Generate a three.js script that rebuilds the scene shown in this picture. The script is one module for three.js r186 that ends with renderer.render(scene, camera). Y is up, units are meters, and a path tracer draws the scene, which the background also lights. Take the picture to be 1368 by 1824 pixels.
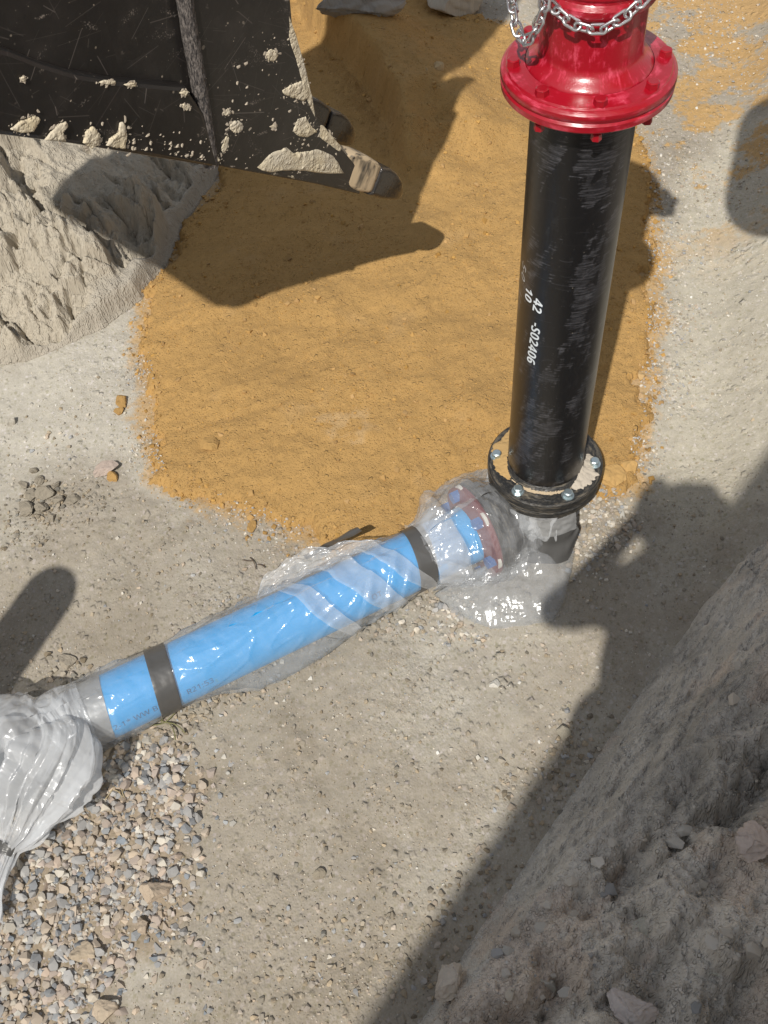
import * as THREE from 'three';
import { ConvexGeometry } from 'three/addons/geometries/ConvexGeometry.js';
import { RoundedBoxGeometry } from 'three/addons/geometries/RoundedBoxGeometry.js';
import { MarchingCubes } from 'three/addons/objects/MarchingCubes.js';
import { mergeGeometries, toCreasedNormals, mergeVertices } from 'three/addons/utils/BufferGeometryUtils.js';

// ------------------------------------------------------------------ camera, sky, sun, exposure
const scene = new THREE.Scene();
const F = 1900, CX = 684, CY = 912, PITCH = 53.9 * Math.PI / 180, ROLL = Math.atan2(126, 1388), EYE = 2.35;
const V = (x, y, z) => new THREE.Vector3(x, y, z);
const fwd = V(0, -Math.sin(PITCH), -Math.cos(PITCH)), r0 = V(1, 0, 0), u0 = r0.clone().cross(fwd);
const camR = r0.clone().multiplyScalar(Math.cos(ROLL)).addScaledVector(u0, -Math.sin(ROLL));
const camU = r0.clone().multiplyScalar(Math.sin(ROLL)).addScaledVector(u0, Math.cos(ROLL));
const eye = V(0, EYE, 0);
const camera = new THREE.PerspectiveCamera(2 * Math.atan(912 / F) * 180 / Math.PI, 0.75, 0.05, 600);
camera.position.copy(eye);
camera.quaternion.setFromRotationMatrix(new THREE.Matrix4().makeBasis(camR, camU, fwd.clone().negate()));
camera.updateMatrixWorld();

const AZ = 21 * Math.PI / 180, EL = 51 * Math.PI / 180;
const sunTo = V(-Math.sin(AZ) * Math.cos(EL), Math.sin(EL), Math.cos(AZ) * Math.cos(EL));   // towards the sun
{ // a hazy bright sky, paler towards the horizon
  const w = 512, h = 256, d = new Float32Array(w * h * 4);
  for (let j = 0; j < h; j++) for (let i = 0; i < w; i++) {
    const el = ((j + 0.5) / h - 0.5) * Math.PI, t = Math.pow(Math.max(0, Math.sin(el)), 0.55), k = (j * w + i) * 4;
    d[k] = 0.62 + (0.29 - 0.62) * t; d[k + 1] = 0.61 + (0.33 - 0.61) * t; d[k + 2] = 0.59 + (0.405 - 0.59) * t; d[k + 3] = 1;
  }
  const sky = new THREE.DataTexture(d, w, h, THREE.RGBAFormat, THREE.FloatType);
  sky.mapping = THREE.EquirectangularReflectionMapping; sky.magFilter = sky.minFilter = THREE.LinearFilter; sky.needsUpdate = true;
  scene.background = sky; scene.environment = sky;
}
const sun = new THREE.DirectionalLight(new THREE.Color(1, 0.965, 0.905), 4.3);
sun.position.copy(sunTo).multiplyScalar(20).add(new THREE.Vector3(0, 0, -2)); sun.castShadow = true;
sun.shadow.mapSize.set(4096, 4096); sun.shadow.radius = 1.2;
Object.assign(sun.shadow.camera, { left: -7, right: 7, top: 7, bottom: -7, near: 1, far: 60 });
scene.add(sun); sun.target.position.set(0, 0, -2); scene.add(sun.target);
const EXPOSURE = 1.0;

// ------------------------------------------------------------------ helpers
let seed = 12345;
function rnd() { seed = (seed + 0x6D2B79F5) | 0; let t = Math.imul(seed ^ (seed >>> 15), 1 | seed); t = (t + Math.imul(t ^ (t >>> 7), 61 | t)) ^ t; return ((t ^ (t >>> 14)) >>> 0) / 4294967296; }
const rr = (a, b) => a + (b - a) * rnd();
const clamp = (x, a, b) => x < a ? a : x > b ? b : x;
const lerp = (a, b, t) => a + (b - a) * t;
const smooth = (a, b, x) => { const t = clamp((x - a) / (b - a), 0, 1); return t * t * (3 - 2 * t); };
function hash(x, y) { let h = Math.imul(x, 374761393) + Math.imul(y, 668265263) | 0; h = Math.imul(h ^ (h >>> 13), 1274126177); return ((h ^ (h >>> 16)) >>> 0) / 4294967296; }
const GX = new Float32Array(256), GY = new Float32Array(256);
for (let i = 0; i < 256; i++) { GX[i] = Math.cos(i / 256 * 2 * Math.PI); GY[i] = Math.sin(i / 256 * 2 * Math.PI); }
function gn(ix, iy, fx, fy) { const k = (hash(ix, iy) * 256) | 0; return GX[k] * fx + GY[k] * fy; }
function noise(x, y) {            // -1 .. 1
  const ix = Math.floor(x), iy = Math.floor(y), fx = x - ix, fy = y - iy;
  const u = fx * fx * fx * (fx * (fx * 6 - 15) + 10), v = fy * fy * fy * (fy * (fy * 6 - 15) + 10);
  const a = gn(ix, iy, fx, fy), b = gn(ix + 1, iy, fx - 1, fy), c = gn(ix, iy + 1, fx, fy - 1), d = gn(ix + 1, iy + 1, fx - 1, fy - 1);
  return 1.5 * (a + (b - a) * u + (c - a + (a - b - c + d) * u) * v);
}
function fbm(x, y, o = 4, g = 0.5) { let s = 0, a = 1, t = 0; for (let i = 0; i < o; i++) { s += a * noise(x, y); t += a; a *= g; x = x * 2.03 + 17.3; y = y * 2.03 - 9.1; } return s / t; }
function ridged(x, y, o = 4, g = 0.5) { let s = 0, a = 1, t = 0; for (let i = 0; i < o; i++) { const n = 1 - Math.abs(noise(x, y)); s += a * n * n; t += a; a *= g; x = x * 2.07 + 5.2; y = y * 2.07 + 11.7; } return s / t; }
function billow(x, y, o = 4, g = 0.5) { let s = 0, a = 1, t = 0; for (let i = 0; i < o; i++) { s += a * Math.abs(noise(x, y)); t += a; a *= g; const q = x * 1.7 + y * 1.1; y = y * 1.7 - x * 1.1 + 3.3; x = q + 8.1; } return s / t; }
function worley(x, y) {           // distance to the nearest and second nearest feature point, id
  const ix = Math.floor(x), iy = Math.floor(y); let d1 = 9, d2 = 9, id = 0;
  for (let j = -1; j < 2; j++) for (let i = -1; i < 2; i++) {
    const hx = hash(ix + i, iy + j), hy = hash(ix + i + 71, iy + j - 39), dx = ix + i + hx - x, dy = iy + j + hy - y, d = dx * dx + dy * dy;
    if (d < d1) { d2 = d1; d1 = d; id = hash(ix + i - 13, iy + j + 57); } else if (d < d2) d2 = d;
  }
  return [Math.sqrt(d1), Math.sqrt(d2), id];
}
function rayDir(px, py) { return fwd.clone().multiplyScalar(F).addScaledVector(camR, px - CX).addScaledVector(camU, CY - py).normalize(); }
function at(px, py, y = 0) { const d = rayDir(px, py); return eye.clone().addScaledVector(d, (y - EYE) / d.y); }   // a place on the level y
function sdf(poly, x, z) {        // positive inside a polygon of [x, z]
  let d = 1e9, inside = false;
  for (let i = 0, j = poly.length - 1; i < poly.length; j = i++) {
    const [xi, zi] = poly[i], [xj, zj] = poly[j], ex = xj - xi, ez = zj - zi, wx = x - xi, wz = z - zi;
    const t = clamp((wx * ex + wz * ez) / (ex * ex + ez * ez), 0, 1), bx = wx - ex * t, bz = wz - ez * t;
    d = Math.min(d, bx * bx + bz * bz);
    if ((zi > z) !== (zj > z) && x < (xj - xi) * (z - zi) / (zj - zi) + xi) inside = !inside;
  }
  return (inside ? 1 : -1) * Math.sqrt(d);
}
const floorPoly = (pts, y = 0) => pts.map(([px, py]) => { const p = at(px, py, y); return [p.x, p.z]; });

const used = {};
function numbered(n) { const k = used[n] = (used[n] ?? -1) + 1; return k ? n + '_' + String(k).padStart(3, '0') : n; }
function mesh(name, geo, mat, parent) { const m = new THREE.Mesh(geo, mat); m.name = numbered(name); m.castShadow = m.receiveShadow = true; (parent || scene).add(m); return m; }
function tag(o, label, category, group) { o.userData.label = label; o.userData.category = category; if (group) o.userData.group = group; return o; }
function thing(name, label, category, group) { const o = new THREE.Group(); o.name = numbered(name); scene.add(o); return tag(o, label, category, group); }
function grid(nu, nv, fn, opt = {}) {   // fn(u, v, i, j) -> [x, y, z, tu, tv, r, g, b]
  const P = new Float32Array((nu + 1) * (nv + 1) * 3), U = new Float32Array((nu + 1) * (nv + 1) * 2), C = opt.color ? new Float32Array(P.length) : null;
  let k = 0;
  for (let j = 0; j <= nv; j++) for (let i = 0; i <= nu; i++, k++) {
    const r = fn(i / nu, j / nv, i, j);
    P[3 * k] = r[0]; P[3 * k + 1] = r[1]; P[3 * k + 2] = r[2]; U[2 * k] = r[3] ?? i / nu; U[2 * k + 1] = r[4] ?? j / nv;
    if (C) { C[3 * k] = r[5]; C[3 * k + 1] = r[6]; C[3 * k + 2] = r[7]; }
  }
  const I = new Uint32Array(nu * nv * 6); k = 0;
  for (let j = 0; j < nv; j++) for (let i = 0; i < nu; i++) {
    const a = j * (nu + 1) + i, b = a + 1, c = a + nu + 1, d = c + 1;
    if (opt.flip) { I[k++] = a; I[k++] = b; I[k++] = c; I[k++] = b; I[k++] = d; I[k++] = c; } else { I[k++] = a; I[k++] = c; I[k++] = b; I[k++] = b; I[k++] = c; I[k++] = d; }
  }
  const g = new THREE.BufferGeometry();
  g.setAttribute('position', new THREE.BufferAttribute(P, 3)); g.setAttribute('uv', new THREE.BufferAttribute(U, 2));
  if (C) g.setAttribute('color', new THREE.BufferAttribute(C, 3));
  g.setIndex(new THREE.BufferAttribute(I, 1)); g.computeVertexNormals();
  return g;
}
const sr = (c) => { c = clamp(c, 0, 1); return Math.round(255 * (c <= 0.0031308 ? 12.92 * c : 1.055 * Math.pow(c, 1 / 2.4) - 0.055)); };
function dataTex(w, h, fn, { srgb = false, wrap = THREE.RepeatWrapping } = {}) {
  const d = new Uint8Array(w * h * 4);
  for (let j = 0, k = 0; j < h; j++) for (let i = 0; i < w; i++, k += 4) {
    const c = fn(i, j);
    if (srgb) { d[k] = sr(c[0]); d[k + 1] = sr(c[1]); d[k + 2] = sr(c[2]); } else { d[k] = d[k + 1] = d[k + 2] = clamp(Math.round(c * 255), 0, 255); }
    d[k + 3] = 255;
  }
  const t = new THREE.DataTexture(d, w, h, THREE.RGBAFormat);
  t.wrapS = t.wrapT = wrap; t.magFilter = THREE.LinearFilter; t.minFilter = THREE.LinearMipmapLinearFilter; t.generateMipmaps = true;
  if (srgb) t.colorSpace = THREE.SRGBColorSpace; t.needsUpdate = true; return t;
}
function canvasTex(w, h, draw, srgb = true) {
  const c = document.createElement('canvas'); c.width = w; c.height = h; draw(c.getContext('2d'), w, h);
  const t = new THREE.CanvasTexture(c); if (srgb) t.colorSpace = THREE.SRGBColorSpace; t.wrapS = t.wrapT = THREE.RepeatWrapping; return t;
}

// granular relief and colour, stamped grain by grain, wraps round
function grainTile(n, layers, base = 0.25) {
  const h = new Float32Array(n * n), c = new Float32Array(n * n);
  for (let j = 0; j < n; j++) for (let i = 0; i < n; i++) { const a = i / n * 6.2832, b = j / n * 6.2832, X = 3 * Math.cos(a), Y = 3 * Math.sin(a), Z = 3 * Math.cos(b), W = 3 * Math.sin(b); h[j * n + i] = base + 0.35 * fbm(X * 3 + Z * 2.1 + 7, Y * 3 + W * 2.3, 4, 0.65) + 0.25 * (hash(i, j) - 0.5); c[j * n + i] = 1 + 0.16 * (hash(i + 9, j) - 0.5); }
  const dx = new Float32Array(7), dy = new Float32Array(7), of = new Float32Array(7);
  for (const [count, r1, r2, lift, tone] of layers) for (let q = 0; q < count; q++) {
    const x = rnd() * n, y = rnd() * n, r = r1 + (r2 - r1) * Math.pow(rnd(), 3.5), k = 1 + (rnd() - 0.5) * 2 * tone, b = r * lift * rr(0.6, 1.2), m = 5 + (rnd() * 2 | 0), th = rr(0, 6.28), tx = rr(-0.5, 0.5), ty = rr(-0.5, 0.5);
    for (let e = 0; e < m; e++) { const a = th + (e + rr(-0.3, 0.3)) / m * 6.283; dx[e] = Math.cos(a) / r; dy[e] = Math.sin(a) / r; of[e] = 1 / rr(0.62, 1); }
    const R = Math.ceil(r);
    for (let j = -R; j <= R; j++) for (let i = -R; i <= R; i++) {
      let d = 0; for (let e = 0; e < m; e++) { const t = (i * dx[e] + j * dy[e]) * of[e]; if (t > d) d = t; } if (d > 1) continue;
      const p = (((y + j) | 0) + n) % n * n + (((x + i) | 0) + n) % n, z = base + b * (Math.min(1, (1 - d) * 2.6) + 0.3 * (tx * i + ty * j) / r);
      if (z > h[p]) { h[p] = z; c[p] = k; }
    }
  }
  let mx = 0; for (const v of h) if (v > mx) mx = v;
  return [h, c, mx];
}
function tri(x) { x -= Math.floor(x); return Math.abs(x - 0.5) * 2; }
function crumple(x, y, sd, n = 5, f = 1) {      // flat facets between sharp creases, like creased film
  let s = 0, t = 0, a = 1; const wx = x + 0.22 / f * noise(x * f * 0.7 + sd, y * f * 0.7), wy = y + 0.22 / f * noise(x * f * 0.7, y * f * 0.7 + sd + 5);
  for (let i = 0; i < n; i++) { const an = hash(i + sd * 7, 3) * 6.283, q = f * (0.5 + 0.45 * i); s += a * tri((wx * Math.cos(an) + wy * Math.sin(an)) * q + hash(i, sd)); t += a; a *= 0.72; }
  return s / t;
}

// ------------------------------------------------------------------ lie of the land
const PIPE = at(971, 820, 0.25);                                    // foot of the standing pipe
const px0 = PIPE.x, pz0 = PIPE.z;
const AX = V(-0.915, 0, 0.403).normalize(), AN = V(0.403, 0, 0.915).normalize();   // along the lying pipe, and across it towards the camera
const along = (a, off = 0, y = 0) => V(px0 + AX.x * a + AN.x * off, y, pz0 + AX.z * a + AN.z * off);

const sandEdge = floorPoly([[392, 308], [335, 395], [262, 508], [243, 570], [250, 640], [264, 690], [255, 750], [276, 845], [328, 866], [398, 893], [470, 917], [540, 944], [600, 968], [690, 975], [760, 930], [860, 885], [960, 900], [1062, 868], [1132, 852], [1150, 760], [1163, 660], [1170, 560], [1176, 470], [1165, 405], [1172, 330], [1130, 200], [1010, 150], [960, 60], [900, 30], [800, 20], [760, -40], [600, -90], [380, -80], [300, 60], [330, 180]], 0.03);
const scarp = floorPoly([[520, -60], [560, 30], [618, 80], [665, 130], [692, 170], [710, 225], [716, 300]], 0.12);
function scarpDist(x, z) {      // across the cut, positive on the high side, with the place along it
  let best = 9, sg = 1, al = 0;
  for (let i = 0; i < scarp.length - 1; i++) { const [ax, az] = scarp[i], [bx, bz] = scarp[i + 1], ex = bx - ax, ez = bz - az, wx = x - ax, wz = z - az, t = clamp((wx * ex + wz * ez) / (ex * ex + ez * ez), 0, 1), d = Math.hypot(wx - ex * t, wz - ez * t); if (d < best) { best = d; sg = ex * wz - ez * wx < 0 ? 1 : -1; al = (i + t) / (scarp.length - 1); } }
  return [best * sg, al];
}
const clayEdge = floorPoly([[-260, 700], [-40, 662], [40, 648], [110, 622], [185, 585], [255, 535], [300, 468], [340, 390], [392, 305], [470, 190], [500, 60], [520, -60], [300, -200], [-500, -150], [-700, 300]], 0.0);
const gravelEdge = floorPoly([[-80, 1500], [40, 1470], [120, 1420], [190, 1330], [260, 1280], [330, 1330], [375, 1390], [345, 1480], [350, 1560], [330, 1640], [300, 1700], [215, 1720], [215, 1830], [200, 1900], [-80, 1900]], 0.0);
const dustLeft = floorPoly([[-300, 640], [0, 640], [260, 520], [300, 900], [180, 830], [60, 830], [-300, 900]], 0.0);
const dustRight = floorPoly([[1190, 300], [1160, 500], [1170, 650], [1120, 860], [1200, 960], [1500, 900], [1600, 200], [1300, 180]], 0.05);

const W0 = [0.033, -0.495], WD = [0.661, -0.750], WN = [0.750, 0.661];          // foot of the near bank, along it, and into it
const wt = (x, z) => (x - W0[0]) * WD[0] + (z - W0[1]) * WD[1], ws = (x, z) => (x - W0[0]) * WN[0] + (z - W0[1]) * WN[1];
function rightRise(x, z) { const d = (x - 0.76) * 0.95 + (z + 1.77) * 0.312; return d <= 0 ? 0 : Math.min(1.0, 0.5 * (Math.sqrt(d * d + 0.01) - 0.1)) * smooth(0.0, 0.25, d); }
function outside(x, z) {          // the land round the trench lies higher
  const l = smooth(1.5, 2.3, -x), b = smooth(4.9, 6.2, -z), r = smooth(1.9, 2.6, x), n = smooth(0.45, 0.95, ws(x, z)), lb = smooth(0.1, 1.1, sdfLeft(x, z));
  return Math.max(l, b, r, n, lb);
}
function sdfLeft(x, z) { return -((x + 1.15) * 0.2 + (z + 0.25) * -0.98) - 0.1; }   // off the frame, below its lower left corner
function clods(x, z) { const m = smooth(0.1, 0.4, fbm(x * 2.6 + 11, z * 2.6, 3)); if (m <= 0) return 0; const w = worley(x * 26, z * 26), q = worley(x * 55 + 3, z * 55); return m * (0.006 * (w[2] - 0.4) * smooth(0.05, 0.3, w[1] - w[0]) + 0.0035 * (q[2] - 0.4) * smooth(0.05, 0.3, q[1] - q[0])); }
function floorY(x, z) {
  const h = 0.016 * fbm(x * 1.7, z * 1.7, 3) + 0.006 * fbm(x * 7, z * 7, 3) + 0.004 * fbm(x * 24 + 3, z * 24, 3, 0.6) + clods(x, z);
  const r = rightRise(x, z);
  return lerp(h + r, Math.max(r, 0.86), outside(x, z));
}
function sandThick(x, z) {
  const rag = 0.075 * fbm(x * 4, z * 4, 2) + 0.05 * fbm(x * 17, z * 17, 4, 0.7);
  const d = sdf(sandEdge, x, z) + rag;
  if (d < -0.08) return -0.03;
  const e = d < 0 ? d * 0.5 : Math.min(0.055, 0.016 * smooth(0, 0.02, d) + d * 0.12);
  const up = smooth(0, 0.5, d);
  const [sd0, al] = scarpDist(x, z), s = sd0 + 0.03 * fbm(x * 5, z * 5, 3);
  const plateau = s > -0.06 ? 0.17 * smooth(-0.035, 0.03, s) * (1 - smooth(0.03, 0.5, s)) * (1 - smooth(0.72, 1, al + 0.1 * noise(x * 4, z * 4))) : 0;
  return e + up * (0.032 * fbm(x * 2.2 + 8, z * 2.2, 3) + 0.012 * fbm(x * 5 + 3, z * 5, 2)) + plateau * smooth(0.05, 0.3, d) + 0.0045 * fbm(x * 16, z * 16, 3) * smooth(0, .05, d) + 0.0022 * fbm(x * 60, z * 60, 3, .7);
}
const sandY = (x, z) => floorY(x, z) + sandThick(x, z);
const topY = (x, z) => Math.max(floorY(x, z), sandY(x, z));

// ------------------------------------------------------------------ ground: one sheet, fine where the camera looks, out to the horizon
const RX0 = -2.1, RX1 = 2.1, RZ0 = -5.1, RZ1 = -0.1, TN = 2048;
const [gh, gc, gm] = grainTile(1024, [[50000, 1.5, 5, 0.6, 0.1], [9000, 3, 10, 0.5, 0.1], [1400, 6, 17, 0.38, 0.1]], 1.0);
const [, gtint] = grainTile(1024, [[60000, 0.8, 2.6, 0.4, 0.24]]);
function groundColor(x, z) {
  const big = fbm(x * 1.3 + 4, z * 1.3, 4), mid = fbm(x * 5.1, z * 5.1 + 2, 4, 0.6), fine = fbm(x * 40, z * 40, 3, .7);
  let c = [0.325, 0.285, 0.226];
  const mixTo = (d, t) => { c = c.map((v, i) => lerp(v, d[i], t)); };
  mixTo([0.41, 0.378, 0.315], smooth(-0.15, 0.45, big + mid * 0.6) * 0.85);
  mixTo([0.235, 0.198, 0.148], smooth(0.0, 0.45, mid - big * 0.5 + 0.25 * fine) * 0.65);
  const dl = sdf(dustLeft, x, z) + 0.1 * mid, dr = sdf(dustRight, x, z) + 0.1 * mid;
  mixTo([0.47, 0.435, 0.365], smooth(-0.06, 0.12, dl) * 0.85);
  mixTo([0.45, 0.41, 0.325], smooth(-0.05, 0.1, dr) * 0.85);
  const g = sdf(gravelEdge, x, z) + 0.05 * mid;
  mixTo([0.3, 0.235, 0.16], smooth(-0.03, 0.05, g) * 0.8);
  // spilled sand thinning out on the far side and round the edge of the bed
  const far = sdf(sandEdge, x, z) + 0.08 * mid + 0.05 * fine;
  const spill = Math.max(smooth(-0.05, 0.01, far) * 0.75, smooth(0.0, 0.3, mid + 0.9 * big + 0.4 * fine + 0.3) * smooth(2.4, 3.0, -z) * smooth(0.85, 1.1, x) * 0.9, smooth(0.0, 0.4, mid + 0.2 * fine) * smooth(3.0, 3.6, -z) * smooth(0.3, 0.6, x) * 0.7);
  mixTo([0.43, 0.265, 0.1], spill);
  const k = 1 + 0.12 * fine + 0.08 * mid;
  return c.map(v => v * k);
}
const groundMap = dataTex(TN, TN, (i, j) => {
  const x = lerp(RX0, RX1, (i + 0.5) / TN), z = lerp(RZ0, RZ1, (j + 0.5) / TN), c = groundColor(x, z), k = gtint[(j % 1024) * 1024 + (i % 1024)];
  return [c[0] * k, c[1] * k, c[2] * k * (0.5 + 0.5 * k)];
}, { srgb: true, wrap: THREE.MirroredRepeatWrapping });
const groundRelief = (() => {           // one relief for the whole sheet, so that nothing repeats: smooth dusty parts, crumbly parts, single chips
  const n = TN, h = new Float32Array(n * n), sx = (RX1 - RX0) / n, sz = (RZ1 - RZ0) / n;
  for (let j = 0; j < n; j++) for (let i = 0; i < n; i++) { const x = RX0 + i * sx, z = RZ0 + j * sz, m = 0.35 + 0.9 * smooth(-0.25, 0.4, fbm(x * 2.3 + 5, z * 2.3, 3)); h[j * n + i] = 1.6 + m * (0.9 * fbm(x * 45, z * 45, 4, 0.7) + 0.55 * (hash(i, j) - 0.5)) + gh[(j % 1024) * 1024 + (i % 1024)] * 0.06; }
  for (let q = 0; q < 90000; q++) {
    const x = rnd() * n, y = rnd() * n, wx = RX0 + x * sx, wz = RZ0 + y * sz; if (rnd() > 0.5 + 1.1 * fbm(wx * 3, wz * 3 + 4, 3)) continue;
    const r = 1 + 4.2 * Math.pow(rnd(), 4), b = r * rr(0.18, 0.42), th = rnd() * 6.28, e = rr(0.55, 1), c = Math.cos(th), s = Math.sin(th), t = rr(-0.4, 0.4), R = Math.ceil(r), base = h[((y | 0) % n) * n + ((x | 0) % n)];
    for (let b1 = -R; b1 <= R; b1++) for (let a1 = -R; a1 <= R; a1++) { const u = (a1 * c + b1 * s) / r, v = (b1 * c - a1 * s) / (r * e), d = Math.abs(u) + Math.abs(v) * 0.7; if (d > 1) continue; const p = (((y + b1) | 0) + n) % n * n + (((x + a1) | 0) + n) % n; h[p] = Math.max(h[p], base + b * (Math.min(1, (1 - d) * 2.5) + t * u)); }
  }
  return h;
})();
const groundBump = dataTex(TN, TN, (i, j) => groundRelief[j * TN + i] / 5, { wrap: THREE.MirroredRepeatWrapping });
const groundMat = new THREE.MeshStandardMaterial({ name: 'dirt', map: groundMap, bumpMap: groundBump, bumpScale: 0.011, roughness: 0.97 });
function axisCoords(a, b, n, far, m) { const out = []; for (let i = m; i > 0; i--) out.push(a - 0.02 * (Math.pow(1 + far / 0.02, i / m) - 1)); for (let i = 0; i <= n; i++) out.push(lerp(a, b, i / n)); for (let i = 1; i <= m; i++) out.push(b + 0.02 * (Math.pow(1 + far / 0.02, i / m) - 1)); return out; }
const gxs = axisCoords(-1.65, 1.8, 450, 180, 30), gzs = axisCoords(-4.8, -0.28, 580, 180, 30);
const ground = mesh('ground', grid(gxs.length - 1, gzs.length - 1, (u, v, i, j) => {
  const x = gxs[i], z = gzs[j]; return [x, floorY(x, z), z, (x - RX0) / (RX1 - RX0), (z - RZ0) / (RZ1 - RZ0)];
}), groundMat);
ground.userData.kind = 'structure';

// ------------------------------------------------------------------ sand bed
const [sh, sc, sm] = grainTile(1024, [[70000, 1, 3.5, 0.6, 0.12], [2500, 3, 8, 0.5, 0.1], [250, 6, 14, 0.38, 0.1]], 1.0);
const sandMap = dataTex(1024, 1024, (i, j) => { const k = sc[j * 1024 + i]; return [0.4 * k, 0.238 * k, 0.081 * k * (0.6 + 0.4 * k)]; }, { srgb: true });
const sandBump = dataTex(1024, 1024, (i, j) => sh[j * 1024 + i] / sm);
const sandMat = new THREE.MeshStandardMaterial({ name: 'sand', map: sandMap, bumpMap: sandBump, bumpScale: 0.006, roughness: 0.98, vertexColors: true });
const scuff = at(605, 752, 0.06);
const SX0 = -1.15, SX1 = 1.3, SZ0 = -4.95, SZ1 = -1.35;
const sand = mesh('sand', grid(370, 520, (u, v) => {
  const x = lerp(SX0, SX1, u), z = lerp(SZ0, SZ1, v), y = sandY(x, z), t = y - floorY(x, z);
  const n = fbm(x * 2.1, z * 2.1, 4, 0.55), k = 1 + 0.13 * n + 0.12 * fbm(x * 22, z * 22, 3, 0.65);
  const pale = Math.max(smooth(0.25, 0.6, fbm(x * 6 + 30, z * 6, 3)) * 0.3, smooth(0.0, 0.35, fbm(x * 14, z * 22, 3) + 0.35 - 6 * Math.hypot((x - scuff.x) * 0.7 - (z - scuff.z) * 0.3, z - scuff.z)) * 0.9);
  return [x, y, z, x / 0.62, z / 0.62, k * (1 + 0.1 * pale), k * (1 + 0.2 * pale), k * (1 + 0.6 * pale)];
}, { color: true }), sandMat);
sand.userData.kind = 'structure';

// ------------------------------------------------------------------ clay bank at the left, under the digger's bucket
const [ch, cc, cm] = grainTile(512, [[12000, 1.5, 4, 0.5, 0.1], [1800, 3, 9, 0.45, 0.1]], 1.0);
const clayMap = dataTex(512, 512, (i, j) => { const k = cc[j * 512 + i] ** 0.7; return [0.43 * k, 0.38 * k, 0.3 * k]; }, { srgb: true });
const clayBump = dataTex(512, 512, (i, j) => ch[j * 512 + i] / cm);
const clayMat = new THREE.MeshStandardMaterial({ name: 'clay', map: clayMap, bumpMap: clayBump, bumpScale: 0.006, roughness: 0.97, vertexColors: true });
const BX0 = -2.1, BX1 = -0.15, BZ0 = -4.5, BZ1 = -2.15;
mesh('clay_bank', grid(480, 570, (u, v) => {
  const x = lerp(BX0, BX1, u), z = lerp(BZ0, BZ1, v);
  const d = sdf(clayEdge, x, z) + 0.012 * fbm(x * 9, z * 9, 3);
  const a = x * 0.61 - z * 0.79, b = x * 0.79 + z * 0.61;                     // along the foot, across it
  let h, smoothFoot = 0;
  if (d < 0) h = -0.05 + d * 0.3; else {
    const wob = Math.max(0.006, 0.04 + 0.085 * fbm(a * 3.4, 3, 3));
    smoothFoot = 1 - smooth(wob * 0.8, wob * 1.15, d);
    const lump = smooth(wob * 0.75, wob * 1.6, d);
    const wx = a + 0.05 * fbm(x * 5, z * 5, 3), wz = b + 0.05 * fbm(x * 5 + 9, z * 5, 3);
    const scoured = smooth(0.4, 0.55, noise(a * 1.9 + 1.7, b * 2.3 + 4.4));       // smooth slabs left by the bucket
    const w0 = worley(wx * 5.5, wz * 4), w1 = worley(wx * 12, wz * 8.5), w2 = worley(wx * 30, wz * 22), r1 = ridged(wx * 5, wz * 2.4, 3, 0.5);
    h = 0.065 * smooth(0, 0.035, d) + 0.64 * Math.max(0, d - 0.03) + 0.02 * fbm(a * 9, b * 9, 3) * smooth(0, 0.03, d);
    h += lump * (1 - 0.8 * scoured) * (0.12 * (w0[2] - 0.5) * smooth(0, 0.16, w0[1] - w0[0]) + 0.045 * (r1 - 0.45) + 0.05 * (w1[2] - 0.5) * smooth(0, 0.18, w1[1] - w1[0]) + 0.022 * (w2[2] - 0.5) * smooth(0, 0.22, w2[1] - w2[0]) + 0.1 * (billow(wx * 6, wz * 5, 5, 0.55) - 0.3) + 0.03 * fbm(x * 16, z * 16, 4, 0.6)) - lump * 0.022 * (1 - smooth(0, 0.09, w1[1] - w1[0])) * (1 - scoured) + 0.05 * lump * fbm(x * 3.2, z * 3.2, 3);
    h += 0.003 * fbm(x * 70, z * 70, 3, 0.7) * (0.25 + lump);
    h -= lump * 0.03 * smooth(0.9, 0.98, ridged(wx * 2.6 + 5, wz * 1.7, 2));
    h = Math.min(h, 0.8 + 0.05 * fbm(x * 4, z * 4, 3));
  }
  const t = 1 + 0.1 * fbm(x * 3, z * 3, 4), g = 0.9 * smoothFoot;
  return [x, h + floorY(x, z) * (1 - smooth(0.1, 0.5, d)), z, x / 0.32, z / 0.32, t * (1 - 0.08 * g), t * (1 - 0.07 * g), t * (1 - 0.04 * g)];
}, { color: true }), clayMat).userData.kind = 'structure';

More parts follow.
